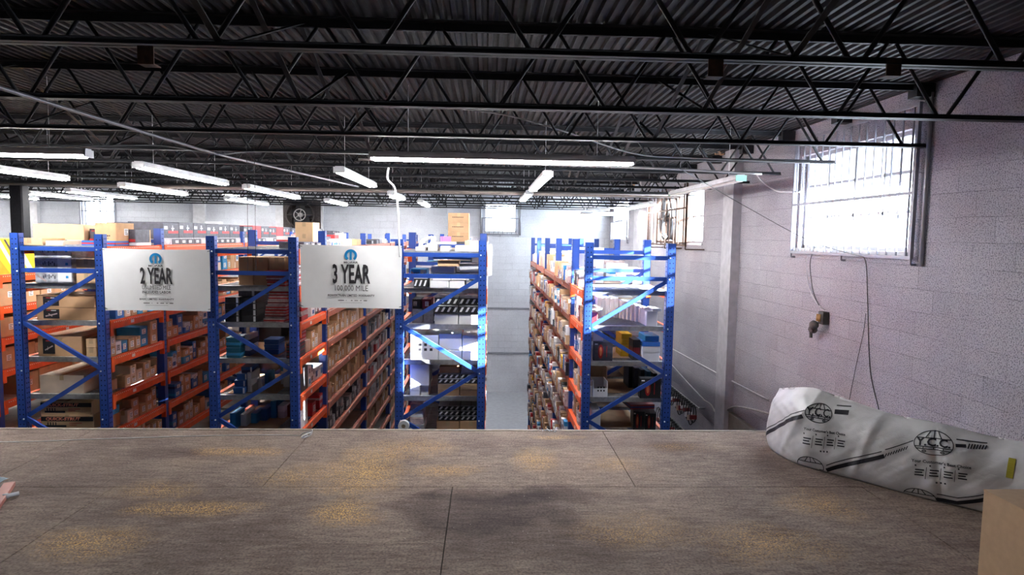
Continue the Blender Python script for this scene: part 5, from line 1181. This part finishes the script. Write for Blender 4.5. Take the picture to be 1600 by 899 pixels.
wire('floor_cable', [atX(1098, 625, XR-.03), atX(1110, 632, XR-.03), atX(1118, 645, XR-.03), atX(1130, 652, XR-.03), atX(1138, 640, XR-.08), atX(1150, 636, XR-.1), atX(1175, 640, XR-.1), atX(1205, 648, XR-.1)], .014, mat('hose_grey', (.30, .29, .28)), 'grey cable curving along the base of the block wall to the bag', 'cable')

# hanging belts on peg rails
def belts(y0, y1, z, n_, lab, cols):
    root = empty('peg_rail', (XR-.05, (y0+y1)/2, z), 'steel peg rail on the block wall, %s row of hanging belts' % lab, 'peg rail'); m1 = MB(); m1.bar((XR-.12, y0, z), (XR-.12, y1, z), .02, .03, M_ZINC); m1.bar((XR-.002, y0+.05, z), (XR-.12, y0+.05, z), .02, .03, M_ZINC); m1.bar((XR-.002, y1-.05, z), (XR-.12, y1-.05, z), .02, .03, M_ZINC); part(m1, 'rail', root)
    for q in range(n_):
        y = y0+(y1-y0)*(q+.5)/n_; L = .30+.08*math.sin(q*1.3)
        m1 = MB(); m1.tube([(XR-.12, y, z+.01), (XR-.26, y, z+.03)], .006, M_BLACK, 6); part(m1, 'peg', root)
        o = empty('hanging_belt', (XR-.2, y, z-L), 'black rubber belt with paper sleeve, %s along the %s peg rail on the block wall' % (ORD[q], lab), 'belt', 'belts on the wall pegs')
        m1 = MB(); ring = [(XR-.2+.05*math.cos(a*PI/8), y+.012*math.sin(a*PI/8), z+.045-L/2+(L/2)*math.sin(a*PI/8)) for a in range(17)]; m1.tube(ring, .009, M_BLACK, 6); part(m1, 'loop', o)
        m1 = MB(); m1.box(XR-.26, XR-.14, y-.016, y+.016, z-L*.66, z-L*.42, BOXM[cols[q % len(cols)]]); part(m1, 'paper_sleeve', o)
belts(10.6, 12.9, e-2.88, 18, 'upper', ['dred', 'pale', 'white', 'dred', 'white'])
belts(11.3, 12.9, e-3.5, 12, 'lower', ['red', 'pale', 'dred', 'rose'])

# small box units on the far wall
def wallunit(x0, x1, z0, z1, lab):
    root = empty('wall_unit', ((x0+x1)/2, YF-.1, z0), lab, 'wall unit'); m1 = MB(); m1.prism(x0, x1, YF-.22, YF-.001, z0, z1, .02, BOXM['white']); part(m1, 'casing', root)
    m1 = MB()
    for q in range(3): m1.box(x0+.04, x1-.04, YF-.224, YF-.22, z0+.02+q*.02, z0+.03+q*.02, M_INK)
    part(m1, 'vent_slots', root)
a = atY(324, 346, YF); b = atY(349, 357, YF); wallunit(a.x, b.x, b.z, a.z, 'white air conditioner unit high on the far wall beside a pilaster')
a = atY(223, 347, YF); b = atY(229, 353, YF); wallunit(a.x, b.x, b.z, a.z, 'tiny white switch box on the far wall past the 2 YEAR banner')
for q, x in enumerate((-.18, 1.02)):
    root = empty('wall_conduit', (x, YF-.03, 1), 'grey conduit on the far wall, %s side of the small grilled window' % ['rack', 'corner'][q], 'conduit'); m1 = MB(); m1.tube([(x, YF-.025, e+.05), (x, YF-.025, e+1.2)], .022, M_CONDUIT, 8); part(m1, 'pipe', root)
# yellow foam hole repair high on the block wall
for q, (x, y_) in enumerate(((1135, 236), (997, 285))):
    p = atX(x, y_, XR-.05); root = empty('insulation_tuft', tuple(p), 'ragged tuft of orange-brown insulation where %s joist meets the block wall' % ['a nearer', 'a distant'][q], 'insulation')
    m1 = MB(); pts = [p+Vector((random.uniform(-.16, .02), random.uniform(-.15, .15), random.uniform(-.05, .06))) for _ in range(9)]; m1.tube(spline(pts, 4), [.03+.02*math.sin(i*1.9) for i in range(33)], mat('insulation', (.48, .30, .18), .95, var=.35, scale=40), 7); part(m1, 'foam', root)
